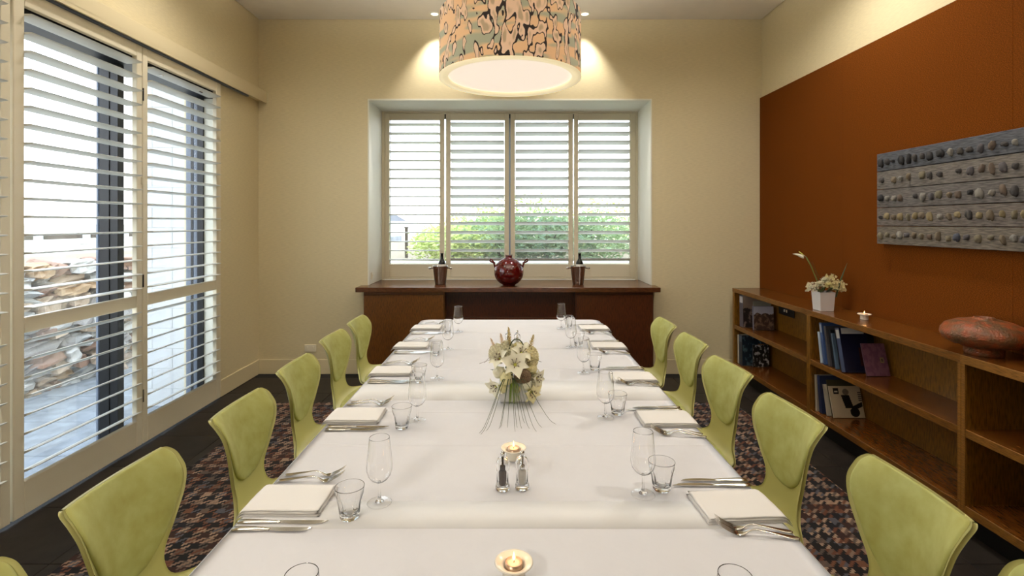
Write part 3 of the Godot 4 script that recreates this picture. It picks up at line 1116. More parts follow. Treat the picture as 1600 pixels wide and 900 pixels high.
func book(label: String, group: String, x: float, y: float, d: float, t: float, h: float, dep: float, lean: float, case_c: Color, kind := "", label_c = null):
	var o := thing("book", label, "book", V(x, y + t * sin(lean) + 0.0005, d), 0.0, group)
	o.rotation.x = -lean
	var cm := mat("case_%d" % used["book"], case_c, 0.4)
	var st := S(false)
	var c := 0.002
	box(st, Vector3(c / 2, h / 2, -t / 2), Vector3(c, h, t), 0.0004)
	box(st, Vector3(dep / 2, h / 2, -c / 2), Vector3(dep, h, c), 0.0004)
	box(st, Vector3(dep / 2, h / 2, -t + c / 2), Vector3(dep, h, c), 0.0004)
	part("cover", st, cm, o)
	st = S(false)
	box(st, Vector3(dep / 2 - 0.001, h / 2, -t / 2), Vector3(dep - 0.006, h - 0.006, t - 2 * c), 0.0)
	part("pages", st, M.page, o)
	if kind != "":
		st = S(false)
		quad_uv(st, [Vector3(0.001, 0.001, 0.0006), Vector3(dep - 0.001, 0.001, 0.0006), Vector3(dep - 0.001, h - 0.001, 0.0006), Vector3(0.001, h - 0.001, 0.0006)], [Vector2(0, 1), Vector2(1, 1), Vector2(1, 0), Vector2(0, 0)])
		part("cover_print", st, cover_tex(kind), o)
	if label_c != null:
		st = S(false)
		box(st, Vector3(-0.0004, h * 0.86, -t / 2), Vector3(0.0008, h * 0.2, t * 0.8), 0.0)
		part("spine_label", st, mat("spine_label_%d" % used["book"], label_c, 0.5), o)

func build_bookcase():
	var t := thing("bookcase", "long low walnut bookcase along the right wall under the brown panels", "bookcase", Vector3(0, 0, 0))
	var xf := 2.167
	var xb := 2.474
	var st := S(false)
	span(st, xf + 0.006, xb, 0.827, 0.865, 1.2, 4.99, 0.002)
	part("top", st, M.shelf_top, t)
	st = S(false)
	span(st, xf - 0.001, xf + 0.006, 0.827, 0.8655, 2.462, 4.99, 0.0015)
	part("front_edge", st, M.shelf_wood_long, t)
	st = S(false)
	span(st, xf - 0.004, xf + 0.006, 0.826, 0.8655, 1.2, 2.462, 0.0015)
	part("front_edge", st, M.front_edge, t)  # brighter near stretch: frontal light put into the wood tone
	for s in [[4.95, 4.988, "shelf_wood"], [3.70, 3.742, "shelf_wood"], [2.462, 2.482, "shelf_wood"], [2.44, 2.461, "shelf_wood"], [2.10, 2.15, "shelf_wood"], [1.2, 1.24, "shelf_wood"]]:
		st = S(false)
		span(st, xf + 0.008, xb - 0.014, 0.11, 0.827, s[0], s[1], 0.0)
		part("upright", st, M[s[2]], t)
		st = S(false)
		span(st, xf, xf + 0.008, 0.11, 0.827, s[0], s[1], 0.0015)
		part("front_edge", st, M.front_edge if s[0] < 2.47 and s[0] > 2.4 else M.shelf_wood, t)  # two paired uprights get the paler tone that paints light on their edges
	for s in [[3.742, 4.95], [2.482, 3.70], [2.15, 2.44], [1.24, 2.10]]:
		for y in [[0.477, 0.515], [0.11, 0.15]]:
			st = S(false)
			span(st, xf + 0.008, xb - 0.014, y[0], y[1], s[0], s[1], 0.0)
			part("shelf", st, M.shelf_top, t)
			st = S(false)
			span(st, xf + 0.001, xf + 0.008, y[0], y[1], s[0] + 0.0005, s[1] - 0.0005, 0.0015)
			part("front_edge", st, M.shelf_wood_long if s[0] > 2.4 else M.front_edge, t)  # near unit uses the edge tone with light painted in
	st = S(false)
	span(st, xb - 0.014, xb, 0.11, 0.827, 1.2, 4.988)
	part("back_panel", st, M.shelf_wood, t)
	st = S(false)
	span(st, xf + 0.05, xf + 0.07, 0.0, 0.11, 1.2, 4.97)
	part("plinth", st, M.black_plastic, t)
	# power outlet let into the back
	var so := thing("power_outlet", "long black outlet plate with white switches inside the far bookcase bay", "outlet", V(xb - 0.0185, 0.71, 4.55))
	part("plate", boxm(Vector3(0.009, 0.075, 0.25), 0.002), M.black_plastic, so)
	for z in [0.015, -0.02]:
		part("switch", boxm(Vector3(0.006, 0.022, 0.014), 0.001), M.socket, so, Vector3(-0.0065, 0.005, z))
	# books, far bay
	var gu := "books on the upper shelf of the far bay"
	book("tall book with a brown hill photograph on its cover, far bay upper shelf", gu, 2.19, 0.515, 4.81, 0.075, 0.298, 0.235, 0.02, Color(0.28, 0.27, 0.33), "hills", Color(0.75, 0.74, 0.76))
	book("slim pale grey book behind the small valley photograph book", gu, 2.27, 0.515, 4.765, 0.012, 0.25, 0.165, 0.04, Color(0.62, 0.60, 0.54))
	book("small book with a valley photograph standing in front, far bay upper shelf", gu, 2.235, 0.515, 4.69, 0.026, 0.215, 0.185, 0.07, Color(0.45, 0.45, 0.52), "valley")
	gu = "books on the lower shelf of the far bay"
	book("white spined book at the far end of the lower shelf", gu, 2.195, 0.15, 4.908, 0.03, 0.27, 0.2, 0.02, Color(0.78, 0.75, 0.68))
	book("thick dark teal book with an orange square on its cover", gu, 2.19, 0.15, 4.825, 0.07, 0.285, 0.22, 0.03, Color(0.1, 0.14, 0.2), "teal", Color(0.3, 0.34, 0.4))
	book("small book with a black and white photograph leaning on the teal book", gu, 2.275, 0.15, 4.79, 0.012, 0.205, 0.15, 0.04, Color(0.35, 0.35, 0.36), "monochrome")
	# books, middle bay: leaning away from the camera
	gu = "books leaning on the upper shelf of the middle bay"
	book("dark red book upright against the bay divider", gu, 2.225, 0.515, 3.64, 0.035, 0.20, 0.18, 0.06, Color(0.25, 0.08, 0.06), "", Color(0.1, 0.09, 0.09))
	book("white and pale blue slim book leaning beside the dark red one", gu, 2.18, 0.515, 3.575, 0.022, 0.215, 0.2, 0.17, Color(0.72, 0.78, 0.84))
	book("tall mid blue book leaning in the row, its spine grey at the head", gu, 2.18, 0.515, 3.535, 0.026, 0.285, 0.2, 0.19, Color(0.25, 0.34, 0.52), "", Color(0.6, 0.64, 0.7))
	book("grey spined book leaning next to the mid blue one", gu, 2.185, 0.515, 3.495, 0.022, 0.27, 0.22, 0.2, Color(0.30, 0.29, 0.30))
	book("thin black book leaning in the middle of the row", gu, 2.195, 0.515, 3.46, 0.024, 0.25, 0.22, 0.21, Color(0.07, 0.08, 0.1))
	book("slate blue slim book leaning behind the wide black one", gu, 2.19, 0.515, 3.43, 0.018, 0.235, 0.2, 0.22, Color(0.32, 0.4, 0.48))
	book("wide black book with a small square sticker, behind the navy book", gu, 2.20, 0.515, 3.395, 0.018, 0.275, 0.245, 0.24, Color(0.05, 0.05, 0.07), "sticker")
	book("large navy book with a white label and a gold disc on its cover", gu, 2.185, 0.515, 3.335, 0.04, 0.285, 0.175, 0.25, Color(0.27, 0.31, 0.42), "navy", Color(0.74, 0.73, 0.7))
	book("mauve book at the front of the leaning row", gu, 2.285, 0.515, 3.275, 0.01, 0.205, 0.15, 0.30, Color(0.45, 0.32, 0.38), "mauve")
	gu = "books and magazines on the lower shelf of the middle bay"
	book("cream book standing straight against the divider, lower shelf", gu, 2.195, 0.15, 3.66, 0.022, 0.255, 0.2, 0.05, Color(0.7, 0.66, 0.58))
	book("dark blue and brown spined book, lower shelf of the middle bay", gu, 2.20, 0.15, 3.61, 0.03, 0.26, 0.2, 0.12, Color(0.16, 0.2, 0.32), "", Color(0.2, 0.25, 0.4))
	book("thin white magazine behind the picture magazine", gu, 2.215, 0.15, 3.575, 0.008, 0.21, 0.21, 0.24, Color(0.75, 0.72, 0.66))
	book("olive grey magazine standing tallest behind the picture magazine", gu, 2.24, 0.15, 3.558, 0.006, 0.245, 0.21, 0.29, Color(0.3, 0.28, 0.2))
	book("cream magazine with a black figure on its cover, front of the lower shelf", gu, 2.235, 0.15, 3.53, 0.012, 0.21, 0.215, 0.30, Color(0.75, 0.70, 0.6), "magazine")
	# flower vase
	var fv := thing("flower_vase", "white square vase of white flowers with one tall calla lily on the bookcase", "flowers", V(2.275, 0.866, 3.72))
	st = S(false)
	var c := []
	for k in [[0.047, 0.0], [0.055, 0.135], [0.050, 0.135], [0.044, 0.01]]:
		c.append([Vector3(-k[0], k[1], k[0]), Vector3(k[0], k[1], k[0]), Vector3(k[0], k[1], -k[0]), Vector3(-k[0], k[1], -k[0])])
	for k in 3:
		for j in 4:
			quad(st, c[k][j], c[k][(j + 1) % 4], c[k + 1][(j + 1) % 4], c[k + 1][j])
	face(st, c[0], Vector3(0, 0.1, 0))
	part("vase", st, M.vase_white, fv)
	var cal := Node3D.new()
	cal.name = "calla_lily"
	fv.add_child(cal)
	st = S()
	tube(st, [Vector3(-0.02, 0.05, 0.0), Vector3(-0.045, 0.2, 0.01), Vector3(-0.10, 0.32, 0.02), Vector3(-0.138, 0.385, 0.025)], [0.0042, 0.004, 0.0036, 0.0045], 8)
	part("stem", st, M.stem_green, cal)
	st = S()
	grid(st, 20, 8, func(u: float, v: float) -> Vector3:
		var a := TAU * u
		var r := lerpf(0.005, 0.03, v * v)
		var ax := Vector3(-0.138, 0.385, 0.025) + Vector3(-0.045 - 0.03 * maxf(0.0, cos(a)) * v, 0.038 - 0.03 * v * v, 0.0) * v
		return ax + Vector3(-sin(0.9) * 0.0 + cos(a) * r * -0.75, cos(a) * r * 0.55, sin(a) * r))
	part("spathe", st, M.petal, cal)
	st = S()
	tube(st, [Vector3(-0.15, 0.395, 0.025), Vector3(-0.19, 0.425, 0.025)], [0.004, 0.003], 6)
	part("spadix", st, M.petal_throat, cal)
	for b in [[Vector3(-0.01, 0.1, 0), Vector3(-0.055, 0.28, 0.0), Vector3(-0.105, 0.365, 0.0), 0.0025, "grass_green"], [Vector3(0.01, 0.1, 0), Vector3(-0.04, 0.25, 0.01), Vector3(-0.085, 0.35, 0.01), 0.002, "grass_green"], [Vector3(0.06, 0.1, 0.05), Vector3(0.10, 0.22, 0.04), Vector3(0.155, 0.345, 0.03), 0.008, "leaf_dark"]]:
		st = S()
		tube(st, [b[0], b[1], (b[1] + b[2]) / 2, b[2]], [b[3], b[3], b[3] * 0.7, 0.0008], 6, 0.3)
		part("leaf_blade", st, M[b[4]], fv)
	var r := RandomNumberGenerator.new()
	r.seed = 12
	for k in 3:
		var f := Node3D.new()
		f.name = "chrysanthemum"
		fv.add_child(f, true)
		var ctr: Vector3 = [Vector3(-0.055, 0.185, 0.045), Vector3(0.005, 0.18, 0.06), Vector3(0.02, 0.205, -0.01)][k]
		var fm := S(false)
		for i in 110:
			var d := Vector3(r.randfn(), absf(r.randfn()) * 0.7, r.randfn() + 0.4).normalized()
			var L := r.randf_range(0.025, 0.042)
			var side := d.cross(Vector3.UP).normalized() * 0.0065
			var tip := ctr + d * L + Vector3(0, -0.012 if d.y < 0.3 else 0.0, 0)
			var m2 := ctr + d * L * 0.6 + Vector3(0, 0.006, 0)
			quad(fm, ctr - side * 0.4, m2 - side, tip, m2 + side)
			quad(fm, ctr - side * 0.4, m2 - side, m2 + Vector3(0, 0.002, 0), m2 + side)
		part("petals", fm, M.petal if k != 1 else M.petal_cream, f)
	for cl in [Vector3(-0.1, 0.17, 0.02), Vector3(0.085, 0.185, 0.03), Vector3(0.06, 0.225, -0.01), Vector3(0.115, 0.165, 0.0)]:
		var bs := S(false)
		for i in 55:
			var p: Vector3 = cl + Vector3(r.randf_range(-0.035, 0.035), r.randf_range(-0.03, 0.03), r.randf_range(-0.03, 0.03))
			for j in 4:
				var a := j * TAU / 4 + r.randf()
				var e := Vector3(cos(a), sin(a), 0.4) * 0.009
				var sd := Vector3(-sin(a), cos(a), 0) * 0.004
				quad(bs, p, p + e * 0.6 - sd, p + e, p + e * 0.6 + sd)
		part("small_blossoms", bs, M.petal_cream if cl.x > 0.0 else M.petal, fv)
	for k in 9:
		st = S()
		var a := k * 0.75
		var p0 := Vector3(cos(a) * 0.03, 0.13, sin(a) * 0.03)
		tube(st, [p0, p0 + Vector3(cos(a) * 0.04, 0.025, sin(a) * 0.04), p0 + Vector3(cos(a) * 0.075, 0.005 + 0.02 * (k % 3), sin(a) * 0.07)], [0.004, 0.016, 0.001], 6, 0.2)
		part("leaf", st, M.leaf_dark, fv)
	candle("on the bookcase beside the flower vase", Vector3(2.325, 0.8655, -3.36), 1.05)
	# squat clay vessel
	var cv := thing("clay_vessel", "wide squat mottled terracotta vessel on the bookcase", "vessel", V(2.292, 0.8655, 2.475))
	st = S()
	var nz := fn(91, 0.03, 3)
	lathe(st, [Vector2(0, 0), Vector2(0.072, 0), Vector2(0.076, 0.012), Vector2(0.074, 0.03), Vector2(0.082, 0.036), Vector2(0.125, 0.048), Vector2(0.158, 0.068), Vector2(0.171, 0.092), Vector2(0.168, 0.112), Vector2(0.148, 0.138), Vector2(0.11, 0.157), Vector2(0.07, 0.167), Vector2(0.045, 0.170), Vector2(0.04, 0.177), Vector2(0.034, 0.178), Vector2(0.03, 0.165), Vector2(0.0, 0.12)], 64, Vector3.ZERO, func(rr: float, y: float, a: float) -> float: return rr * (1.0 + 0.05 * nz.get_noise_3d(cos(a) * 40, y * 300, sin(a) * 40)))
	part("body", st, M.clay, cv)

# ======================================================================= artwork
func build_artwork():
	var t := thing("pebble_artwork", "weathered plank panel with five rows of fixed pebbles on the brown wall", "artwork", V(2.475, 1.36, 2.6))
	var L := 1.57
	var ph := 0.1186
	var rows := [
		[[3.351, 3.294, 3.245, 3.176, 3.116, 3.072, 3.015, 2.962, 2.888, 2.822, 2.762, 2.706, 2.643, 2.580, 2.516, 2.462, 2.40, 2.34, 2.27], [0.034, 0.036, 0.02, 0.042, 0.024, 0.030, 0.022, 0.038, 0.048, 0.026, 0.030, 0.032, 0.025, 0.030, 0.032, 0.018, 0.03, 0.03, 0.025], [0.062, 0.038, 0.02, 0.06, 0.066, 0.046, 0.038, 0.052, 0.047, 0.046, 0.042, 0.034, 0.053, 0.048, 0.026, 0.037, 0.04, 0.03, 0.04]],
		[[3.345, 3.239, 3.180, 3.119, 3.017, 2.962, 2.893, 2.771, 2.702, 2.636, 2.581, 2.523, 2.462, 2.40, 2.33], [0.034, 0.032, 0.028, 0.020, 0.040, 0.022, 0.030, 0.026, 0.036, 0.025, 0.023, 0.034, 0.027, 0.03, 0.03], [0.037, 0.045, 0.033, 0.048, 0.049, 0.048, 0.033, 0.028, 0.047, 0.046, 0.061, 0.054, 0.034, 0.04, 0.03]],
		[[3.351, 3.294, 3.236, 3.186, 3.065, 3.012, 2.953, 2.900, 2.830, 2.775, 2.702, 2.650, 2.580, 2.523, 2.465, 2.40, 2.34], [0.040, 0.028, 0.034, 0.030, 0.018, 0.036, 0.028, 0.040, 0.026, 0.032, 0.024, 0.040, 0.024, 0.026, 0.034, 0.03, 0.025], [0.045, 0.037, 0.036, 0.044, 0.031, 0.053, 0.044, 0.047, 0.032, 0.042, 0.03, 0.056, 0.035, 0.063, 0.053, 0.04, 0.035]],
		[[3.351, 3.299, 3.239, 3.186, 3.121, 3.067, 3.022, 2.962, 2.891, 2.832, 2.779, 2.711, 2.650, 2.590, 2.526, 2.466, 2.419, 2.35], [0.014, 0.035, 0.030, 0.038, 0.018, 0.030, 0.036, 0.032, 0.030, 0.022, 0.028, 0.036, 0.026, 0.032, 0.020, 0.023, 0.026, 0.03], [0.025, 0.045, 0.036, 0.048, 0.046, 0.042, 0.045, 0.055, 0.036, 0.042, 0.038, 0.054, 0.036, 0.058, 0.035, 0.046, 0.04, 0.04]],
		[[3.356, 3.294, 3.239, 3.191, 3.134, 3.077, 3.022, 2.964, 2.904, 2.836, 2.783, 2.725, 2.658, 2.587, 2.524, 2.468, 2.419, 2.35], [0.036, 0.024, 0.024, 0.035, 0.034, 0.026, 0.022, 0.028, 0.024, 0.026, 0.034, 0.031, 0.034, 0.027, 0.02, 0.03, 0.03, 0.03], [0.049, 0.036, 0.032, 0.048, 0.031, 0.039, 0.038, 0.034, 0.055, 0.036, 0.046, 0.034, 0.044, 0.026, 0.051, 0.038, 0.04, 0.03]],
	]
	var tones := [[0, 1, 0, 0, 0, 1, 1, 0, 0, 2, 1, 1, 5, 7, 1, 2], [1, 3, 2, 3, 6, 1, 1, 1, 5, 7, 7, 5], [0, 2, 2, 7, 1, 2, 5, 6, 3, 7], [1, 4, 3, 4, 6, 4, 3, 4, 2, 3, 4], [6, 6, 3, 2, 5, 3, 6, 7, 3, 6, 8, 5]]
	var nz := fn(55, 0.02, 3)
	var ms := []
	for k in 8:
		var st := S()
		blob(st, Vector3.ZERO, Vector3(0.5, 0.5, 0.5), nz, 0.4, 12, 8, Vector3(k * 77.0, 5, 9), 0.8)
		ms.append(done(st))
	var r := RandomNumberGenerator.new()
	r.seed = 17
	for k in 5:
		var pl := part("plank", boxm(Vector3(0.05, ph - 0.004, L), 0.002), M["old_board_%d" % k], t, Vector3(-0.025, ph * (4 - k) + ph / 2, 0))
		var zs: Array = rows[k][0]
		for i in zs.size():
			var o := part("pebble", ms[r.randi() % 8], M["pebble_%d" % tones[k][i % tones[k].size()]], pl, Vector3(-0.032, r.randf_range(-0.006, 0.006) - (0.008 if k == 0 else 0.0), 2.612 - zs[i]), Vector3(r.randf_range(-0.25, 0.25), 0, 0))
			o.scale = Vector3(0.032, rows[k][2][i] * 0.92, rows[k][1][i] * 0.84)
	
# ======================================================================= table
func build_table():
	var t := thing("dining_table", "long dining table hidden under white cloths", "table", V(0, 0, 2.2))
	var st := S(false)
	box(st, Vector3(0, 0.73, 0), Vector3(1.33, 0.034, 3.48), 0.004)
	part("tabletop", st, M.walnut, t)
	for x in [-0.55, 0.55]:
		for z in [-1.6, -0.55, 0.55, 1.6]:
			st = S(false)
			box(st, Vector3(x, 0.36, z), Vector3(0.06, 0.70, 0.06), 0.004)
			part("leg", st, M.walnut, t)
	cloth("white tablecloth over the near end of the table", 0.44, 1.372, 0.7530, [], true, false)
	cloth("white tablecloth over the middle of the table, under the flowers", 1.25, 2.415, 0.7518, [1.72, 2.02], false, false)
	cloth("white tablecloth over the far end of the table", 2.15, 3.958, 0.7506, [2.62, 3.05, 3.5], false, true)

func cloth(label: String, d0: float, d1: float, y: float, folds: Array, near_end: bool, far_end: bool):
	var o := thing("tablecloth", label, "tablecloth", V(0, 0, d0), 0.0, "tablecloths overlapping along the table")
	var ds := [d0]
	var d := d0
	while d < d1 - 1e-4:
		var fine := false
		for f in folds:
			if absf(d - f) < 0.035:
				fine = true
		d = minf(d1, d + (0.003 if fine else (0.010 if far_end and d > d1 - 0.07 else 0.024)))
		ds.append(d)
	var nz := fn(int(d0 * 100), 0.35, 3)
	var hw := func(dd: float) -> float:
		var w := 0.678
		if far_end and dd > d1 - 0.06:
			w -= 0.06 - sqrt(maxf(0.0, 0.0036 - pow(dd - (d1 - 0.06), 2)))
		if near_end and dd < d0 + 0.06:
			w -= 0.06 - sqrt(maxf(0.0, 0.0036 - pow((d0 + 0.06) - dd, 2)))
		return w
	var hf := func(x: float, dd: float) -> float:
		var h := y + 0.0006 * nz.get_noise_2d(x * 5.0, dd * 3.0)
		for f in folds:
			h += 0.0019 * exp(-pow((dd - f + 0.004 * nz.get_noise_2d(x * 3.0, f)) / 0.006, 2))
		h += 0.0008 * exp(-pow((x + 0.02) / 0.006, 2)) * (1.0 if folds.size() > 0 else 0.0)
		return h
	var st := S()
	var nu := 40
	for i in ds.size() - 1:
		for j in nu:
			var q := []
			for k in [[0, 0], [0, 1], [1, 1], [1, 0]]:
				var dd: float = ds[i + k[0]]
				var x: float = (2.0 * (j + k[1]) / nu - 1.0) * hw.call(dd)
				q.append(Vector3(x, hf.call(x, dd), -(dd - d0)))
			quad(st, q[0], q[1], q[2], q[3])
	# edge chain, then the drop with soft waves
	var chain := []
	for i in range(0, ds.size()):
		chain.append([Vector3(-hw.call(ds[i]), 0, -(ds[i] - d0)), Vector3(-1, 0, 0)])
	if far_end:
		var w: float = hw.call(d1)
		for j in range(1, 20):
			chain.append([Vector3(-w + 2 * w * j / 20.0, 0, -(d1 - d0)), Vector3(0, 0, -1)])
	var right := []
	for i in range(ds.size() - 1, -1, -1):
		right.append([Vector3(hw.call(ds[i]), 0, -(ds[i] - d0)), Vector3(1, 0, 0)])
	var runs := []
	if far_end:
		runs.append(chain + right)
	elif near_end:
		var w: float = hw.call(d0)
		var front := []
		for j in range(1, 20):
			front.append([Vector3(w - 2 * w * j / 20.0, 0, 0), Vector3(0, 0, 1)])
		runs.append(right + front + chain)
	else:
		runs.append(chain)
		runs.append(right)
	for run in runs:
		var s := 0.0
		var prev := []
		for i in run.size():
			var p: Vector3 = run[i][0]
			var a: Vector3 = run[maxi(0, i - 1)][0]
			var b: Vector3 = run[mini(run.size() - 1, i + 1)][0]
			var tn := (b - a).normalized()
			var nrm := Vector3(tn.z, 0, -tn.x)
			if nrm.dot(Vector3(p.x, 0, p.z + (d1 - d0) / 2)) < 0.0 and absf(nrm.x) > 0.5 or nrm.dot(run[i][1]) < 0.0:
				nrm = -nrm
			if i > 0:
				s += (p - a).length()
			var wv := sin(s * 17.0) * 0.5 + 0.5 + 0.4 * sin(s * 7.0)
			var h: float = hf.call(p.x, d0 - p.z)
			var col := [Vector3(p.x, h, p.z)]
			for k in [[0.0035, -0.0012], [0.0055, -0.005], [0.006, -0.015], [0.008, -0.06], [0.010, -0.12], [0.012, -0.19]]:
				var out: float = k[0] + wv * 0.014 * maxf(0.0, (-k[1] - 0.01) / 0.18)
				col.append(Vector3(p.x, h + k[1], p.z) + nrm * out)
			if prev.size() > 0:
				for k in 6:
					quad(st, prev[k + 1], col[k + 1], col[k], prev[k])
			prev = col
	part("cloth_sheet", st, M.cloth, o)
	if not far_end:
		# the doubled hem at the far edge of this cloth
		var hw0 := 0.122 if near_end else 0.26
		st = S()
		for i in nu:
			var q := []
			for k in [[0, 0], [0, 1], [1, 1], [1, 0]]:
				var x: float = (2.0 * (i + k[1]) / nu - 1.0) * 0.676
				var dd: float = d1 - hw0 * (1 - k[0]) + 0.002 * nz.get_noise_2d(x * 2.0, 5.0 + k[0])
				q.append(Vector3(x, hf.call(x, dd) + 0.0009, -(dd - d0)))
			quad(st, q[0], q[1], q[2], q[3])
			quad(st, q[0] - Vector3(0, 0.0008, 0), q[1] - Vector3(0, 0.0008, 0), q[1], q[0])
			quad(st, q[3], q[2], q[2] - Vector3(0, 0.0008, 0), q[3] - Vector3(0, 0.0008, 0))
		var hem := part("hem_band", st, M.cloth_hem, o)
		hem.set_meta("label", "whiter doubled hem band")

# ======================================================================= chairs
const CH := [
	[0.235, 0.424, 0.185, 0.0], [0.226, 0.444, 0.21, 0.0], [0.19, 0.456, 0.224, 0.0], [0.08, 0.451, 0.234, 0.006], [-0.03, 0.440, 0.236, 0.012], [-0.10, 0.435, 0.232, 0.014],
	[-0.155, 0.443, 0.20, 0.010], [-0.187, 0.474, 0.126, 0.007], [-0.201, 0.521, 0.104, 0.006], [-0.210, 0.567, 0.112, 0.012], [-0.218, 0.622, 0.139, 0.029], [-0.233, 0.682, 0.168, 0.053],
	[-0.247, 0.737, 0.185, 0.0635], [-0.258, 0.774, 0.1875, 0.0555], [-0.266, 0.798, 0.186, 0.045], [-0.270, 0.811, 0.180, 0.035], [-0.272, 0.8165, 0.168, 0.027]]

func chair_point(u: float, v: float, off: float) -> Vector3:
	var rows := CH.size() - 1
	var x := clampf(v, 0.0, 1.0) * rows
	var i := mini(int(x), rows - 1)
	var f := x - i
	var p := []
	for k in [-1, 0, 1, 2]:
		var q: Array = CH[clampi(i + k, 0, rows)]
		p.append(Vector4(q[0], q[1], q[2], q[3]))
	var w: Vector4 = 0.5 * (p[1] * 2.0 + (p[2] - p[0]) * f + (p[0] * 2.0 - p[1] * 5.0 + p[2] * 4.0 - p[3]) * f * f + (p[1] * 3.0 - p[0] - p[2] * 3.0 + p[3]) * f * f * f)
	var dt: Vector4 = 0.5 * ((p[2] - p[0]) + (p[0] * 2.0 - p[1] * 5.0 + p[2] * 4.0 - p[3]) * 2.0 * f + (p[1] * 3.0 - p[0] - p[2] * 3.0 + p[3]) * 3.0 * f * f)
	var t := Vector2(dt.x, dt.y).normalized()
	var n := Vector2(t.y, -t.x)
	var curl := w.w * u * u
	return Vector3(w.x + n.x * (off + curl), w.y + n.y * (off + curl), w.z * u)

func make_chair(called: String, label: String) -> Node3D:
	var t := thing(called, label, "chair", Vector3.ZERO, 0.0, "green moulded chairs round the table")
	var st := S()
	var th := 0.013
	var nu := 18
	var nv := 64
	grid(st, nv, nu, func(a: float, b: float) -> Vector3: return chair_point(b * 2 - 1, a, 0.0))
	grid(st, nu, nv, func(a: float, b: float) -> Vector3: return chair_point(a * 2 - 1, b, -th))
	for e in [-1.0, 1.0]:
		grid(st, 2 if e > 0 else nv, nv if e > 0 else 2, func(a: float, b: float) -> Vector3:
			var vv := b if e > 0 else a
			var k := a if e > 0 else b
			return chair_point(e * (1.0 + 0.012 * sin(PI * k)), vv, -th * k))
	for e in [0.0, 1.0]:
		grid(st, nu if e > 0 else 2, 2 if e > 0 else nu, func(a: float, b: float) -> Vector3:
			var uu := a if e > 0 else b
			var k := b if e > 0 else a
			var p := chair_point(uu * 2 - 1, e, -th * k)
			return p + Vector3(0, (0.003 if e > 0 else -0.003) * sin(PI * k), 0))
	part("shell", st, M.chair_shell, t)
	# upholstered pads, thick with rolled edges
	for pd in [["back_pad", 0.535, 0.992], ["seat_pad", 0.075, 0.385]]:
		st = S()
		var v0: float = pd[1]
		var v1: float = pd[2]
		var bk: bool = pd[0] == "back_pad"
		grid(st, 40, 26, func(a: float, b: float) -> Vector3:
			var v := lerpf(v0, v1, a)
			var k := 0.93
			if bk:
				k = 0.945 * sqrt(clampf(1.0 - pow(1.0 - clampf(a / 0.22, 0.0, 1.0), 2.2), 0.0, 1.0))
				k *= 0.86 + 0.14 * clampf(a / 0.4, 0.0, 1.0)
				k = minf(k, 0.96 - 0.10 * pow(clampf((a - 0.93) / 0.07, 0.0, 1.0), 2.0))
			else:
				k = 0.92 * sqrt(clampf(1.0 - pow(1.0 - clampf(a / 0.10, 0.0, 1.0), 2.0), 0.0, 1.0))
				k *= sqrt(clampf(1.0 - pow(1.0 - clampf((1.0 - a) / 0.22, 0.0, 1.0), 2.0), 0.0, 1.0))
			var u := b * 2 - 1
			# crowd the samples towards the rim so the edge rolls over
			u = signf(u) * (1.0 - pow(1.0 - absf(u), 1.6))
			var ea := 1.0 - pow(absf(2 * a - 1), 14.0)
			var eu := 1.0 - pow(absf(u), 12.0)
			return chair_point(u * k, v, 0.0005 + 0.0115 * sqrt(maxf(0.0, ea * eu))))
		part(pd[0], st, M.chair_pad, t)
	# chrome base
	st = S()
	lathe(st, [Vector2(0, 0.408), Vector2(0.075, 0.408), Vector2(0.078, 0.414), Vector2(0.078, 0.428), Vector2(0, 0.43)], 24, Vector3(0.02, 0, 0))
	part("seat_mount", st, M.black_plastic, t)
	for sx in [-1.0, 1.0]:
		for sz in [-1.0, 1.0]:
			st = S()
			var top := Vector3(0.02 + sx * 0.05, 0.412, sz * 0.04)
			tube(st, [top, Vector3(0.02 + sx * 0.11, 0.405, sz * 0.12), Vector3(0.02 + sx * 0.16, 0.36, sz * 0.165), Vector3(0.02 + sx * 0.215, 0.014, sz * 0.215)], [0.0085], 10)
			var leg := part("leg", st, M.chrome, t)
			st = S()
			lathe(st, [Vector2(0, 0.0075), Vector2(0.011, 0.0075), Vector2(0.011, 0.022), Vector2(0, 0.022)], 12, Vector3(0.02 + sx * 0.214, 0, sz * 0.214))
			part("glide", st, M.black_plastic, leg)
	return t

const NTH := ["nearest the camera", "second from the camera", "third from the camera", "fourth from the camera", "fifth from the camera", "farthest from the camera"]

func build_chairs():
	var dl := [0.86, 1.367, 1.922, 2.478, 3.085, 3.588]
	var dr := [0.852, 1.33, 1.858, 2.419, 2.984, 3.504]
	var xl := [0.79, 0.799, 0.776, 0.801, 0.831, 0.834]
	var xr := [0.79, 0.80, 0.79, 0.81, 0.833, 0.829]
	var tl := [0.0, -0.013, 0.0, -0.003, -0.016, 0.006]
	var tr := [0.0, -0.03, 0.038, 0.085, 0.028, 0.008]
	var first: Node3D = null
	for i in 6:
		for s in [-1.0, 1.0]:
			var side := "shutter side" if s < 0 else "bookcase side"
			var label := "green moulded chair with padded back on the %s, %s" % [side, NTH[i]]
			var at := V(s * (xl[i] if s < 0 else xr[i]), 0, dl[i] if s < 0 else dr[i])
			var turn: float = tl[i] if s < 0 else PI + tr[i]
			if first == null:
				first = make_chair("dining_chair", label)
				first.position = at
				first.rotation.y = turn
			else:
				dup(first, "dining_chair", label, at, turn)

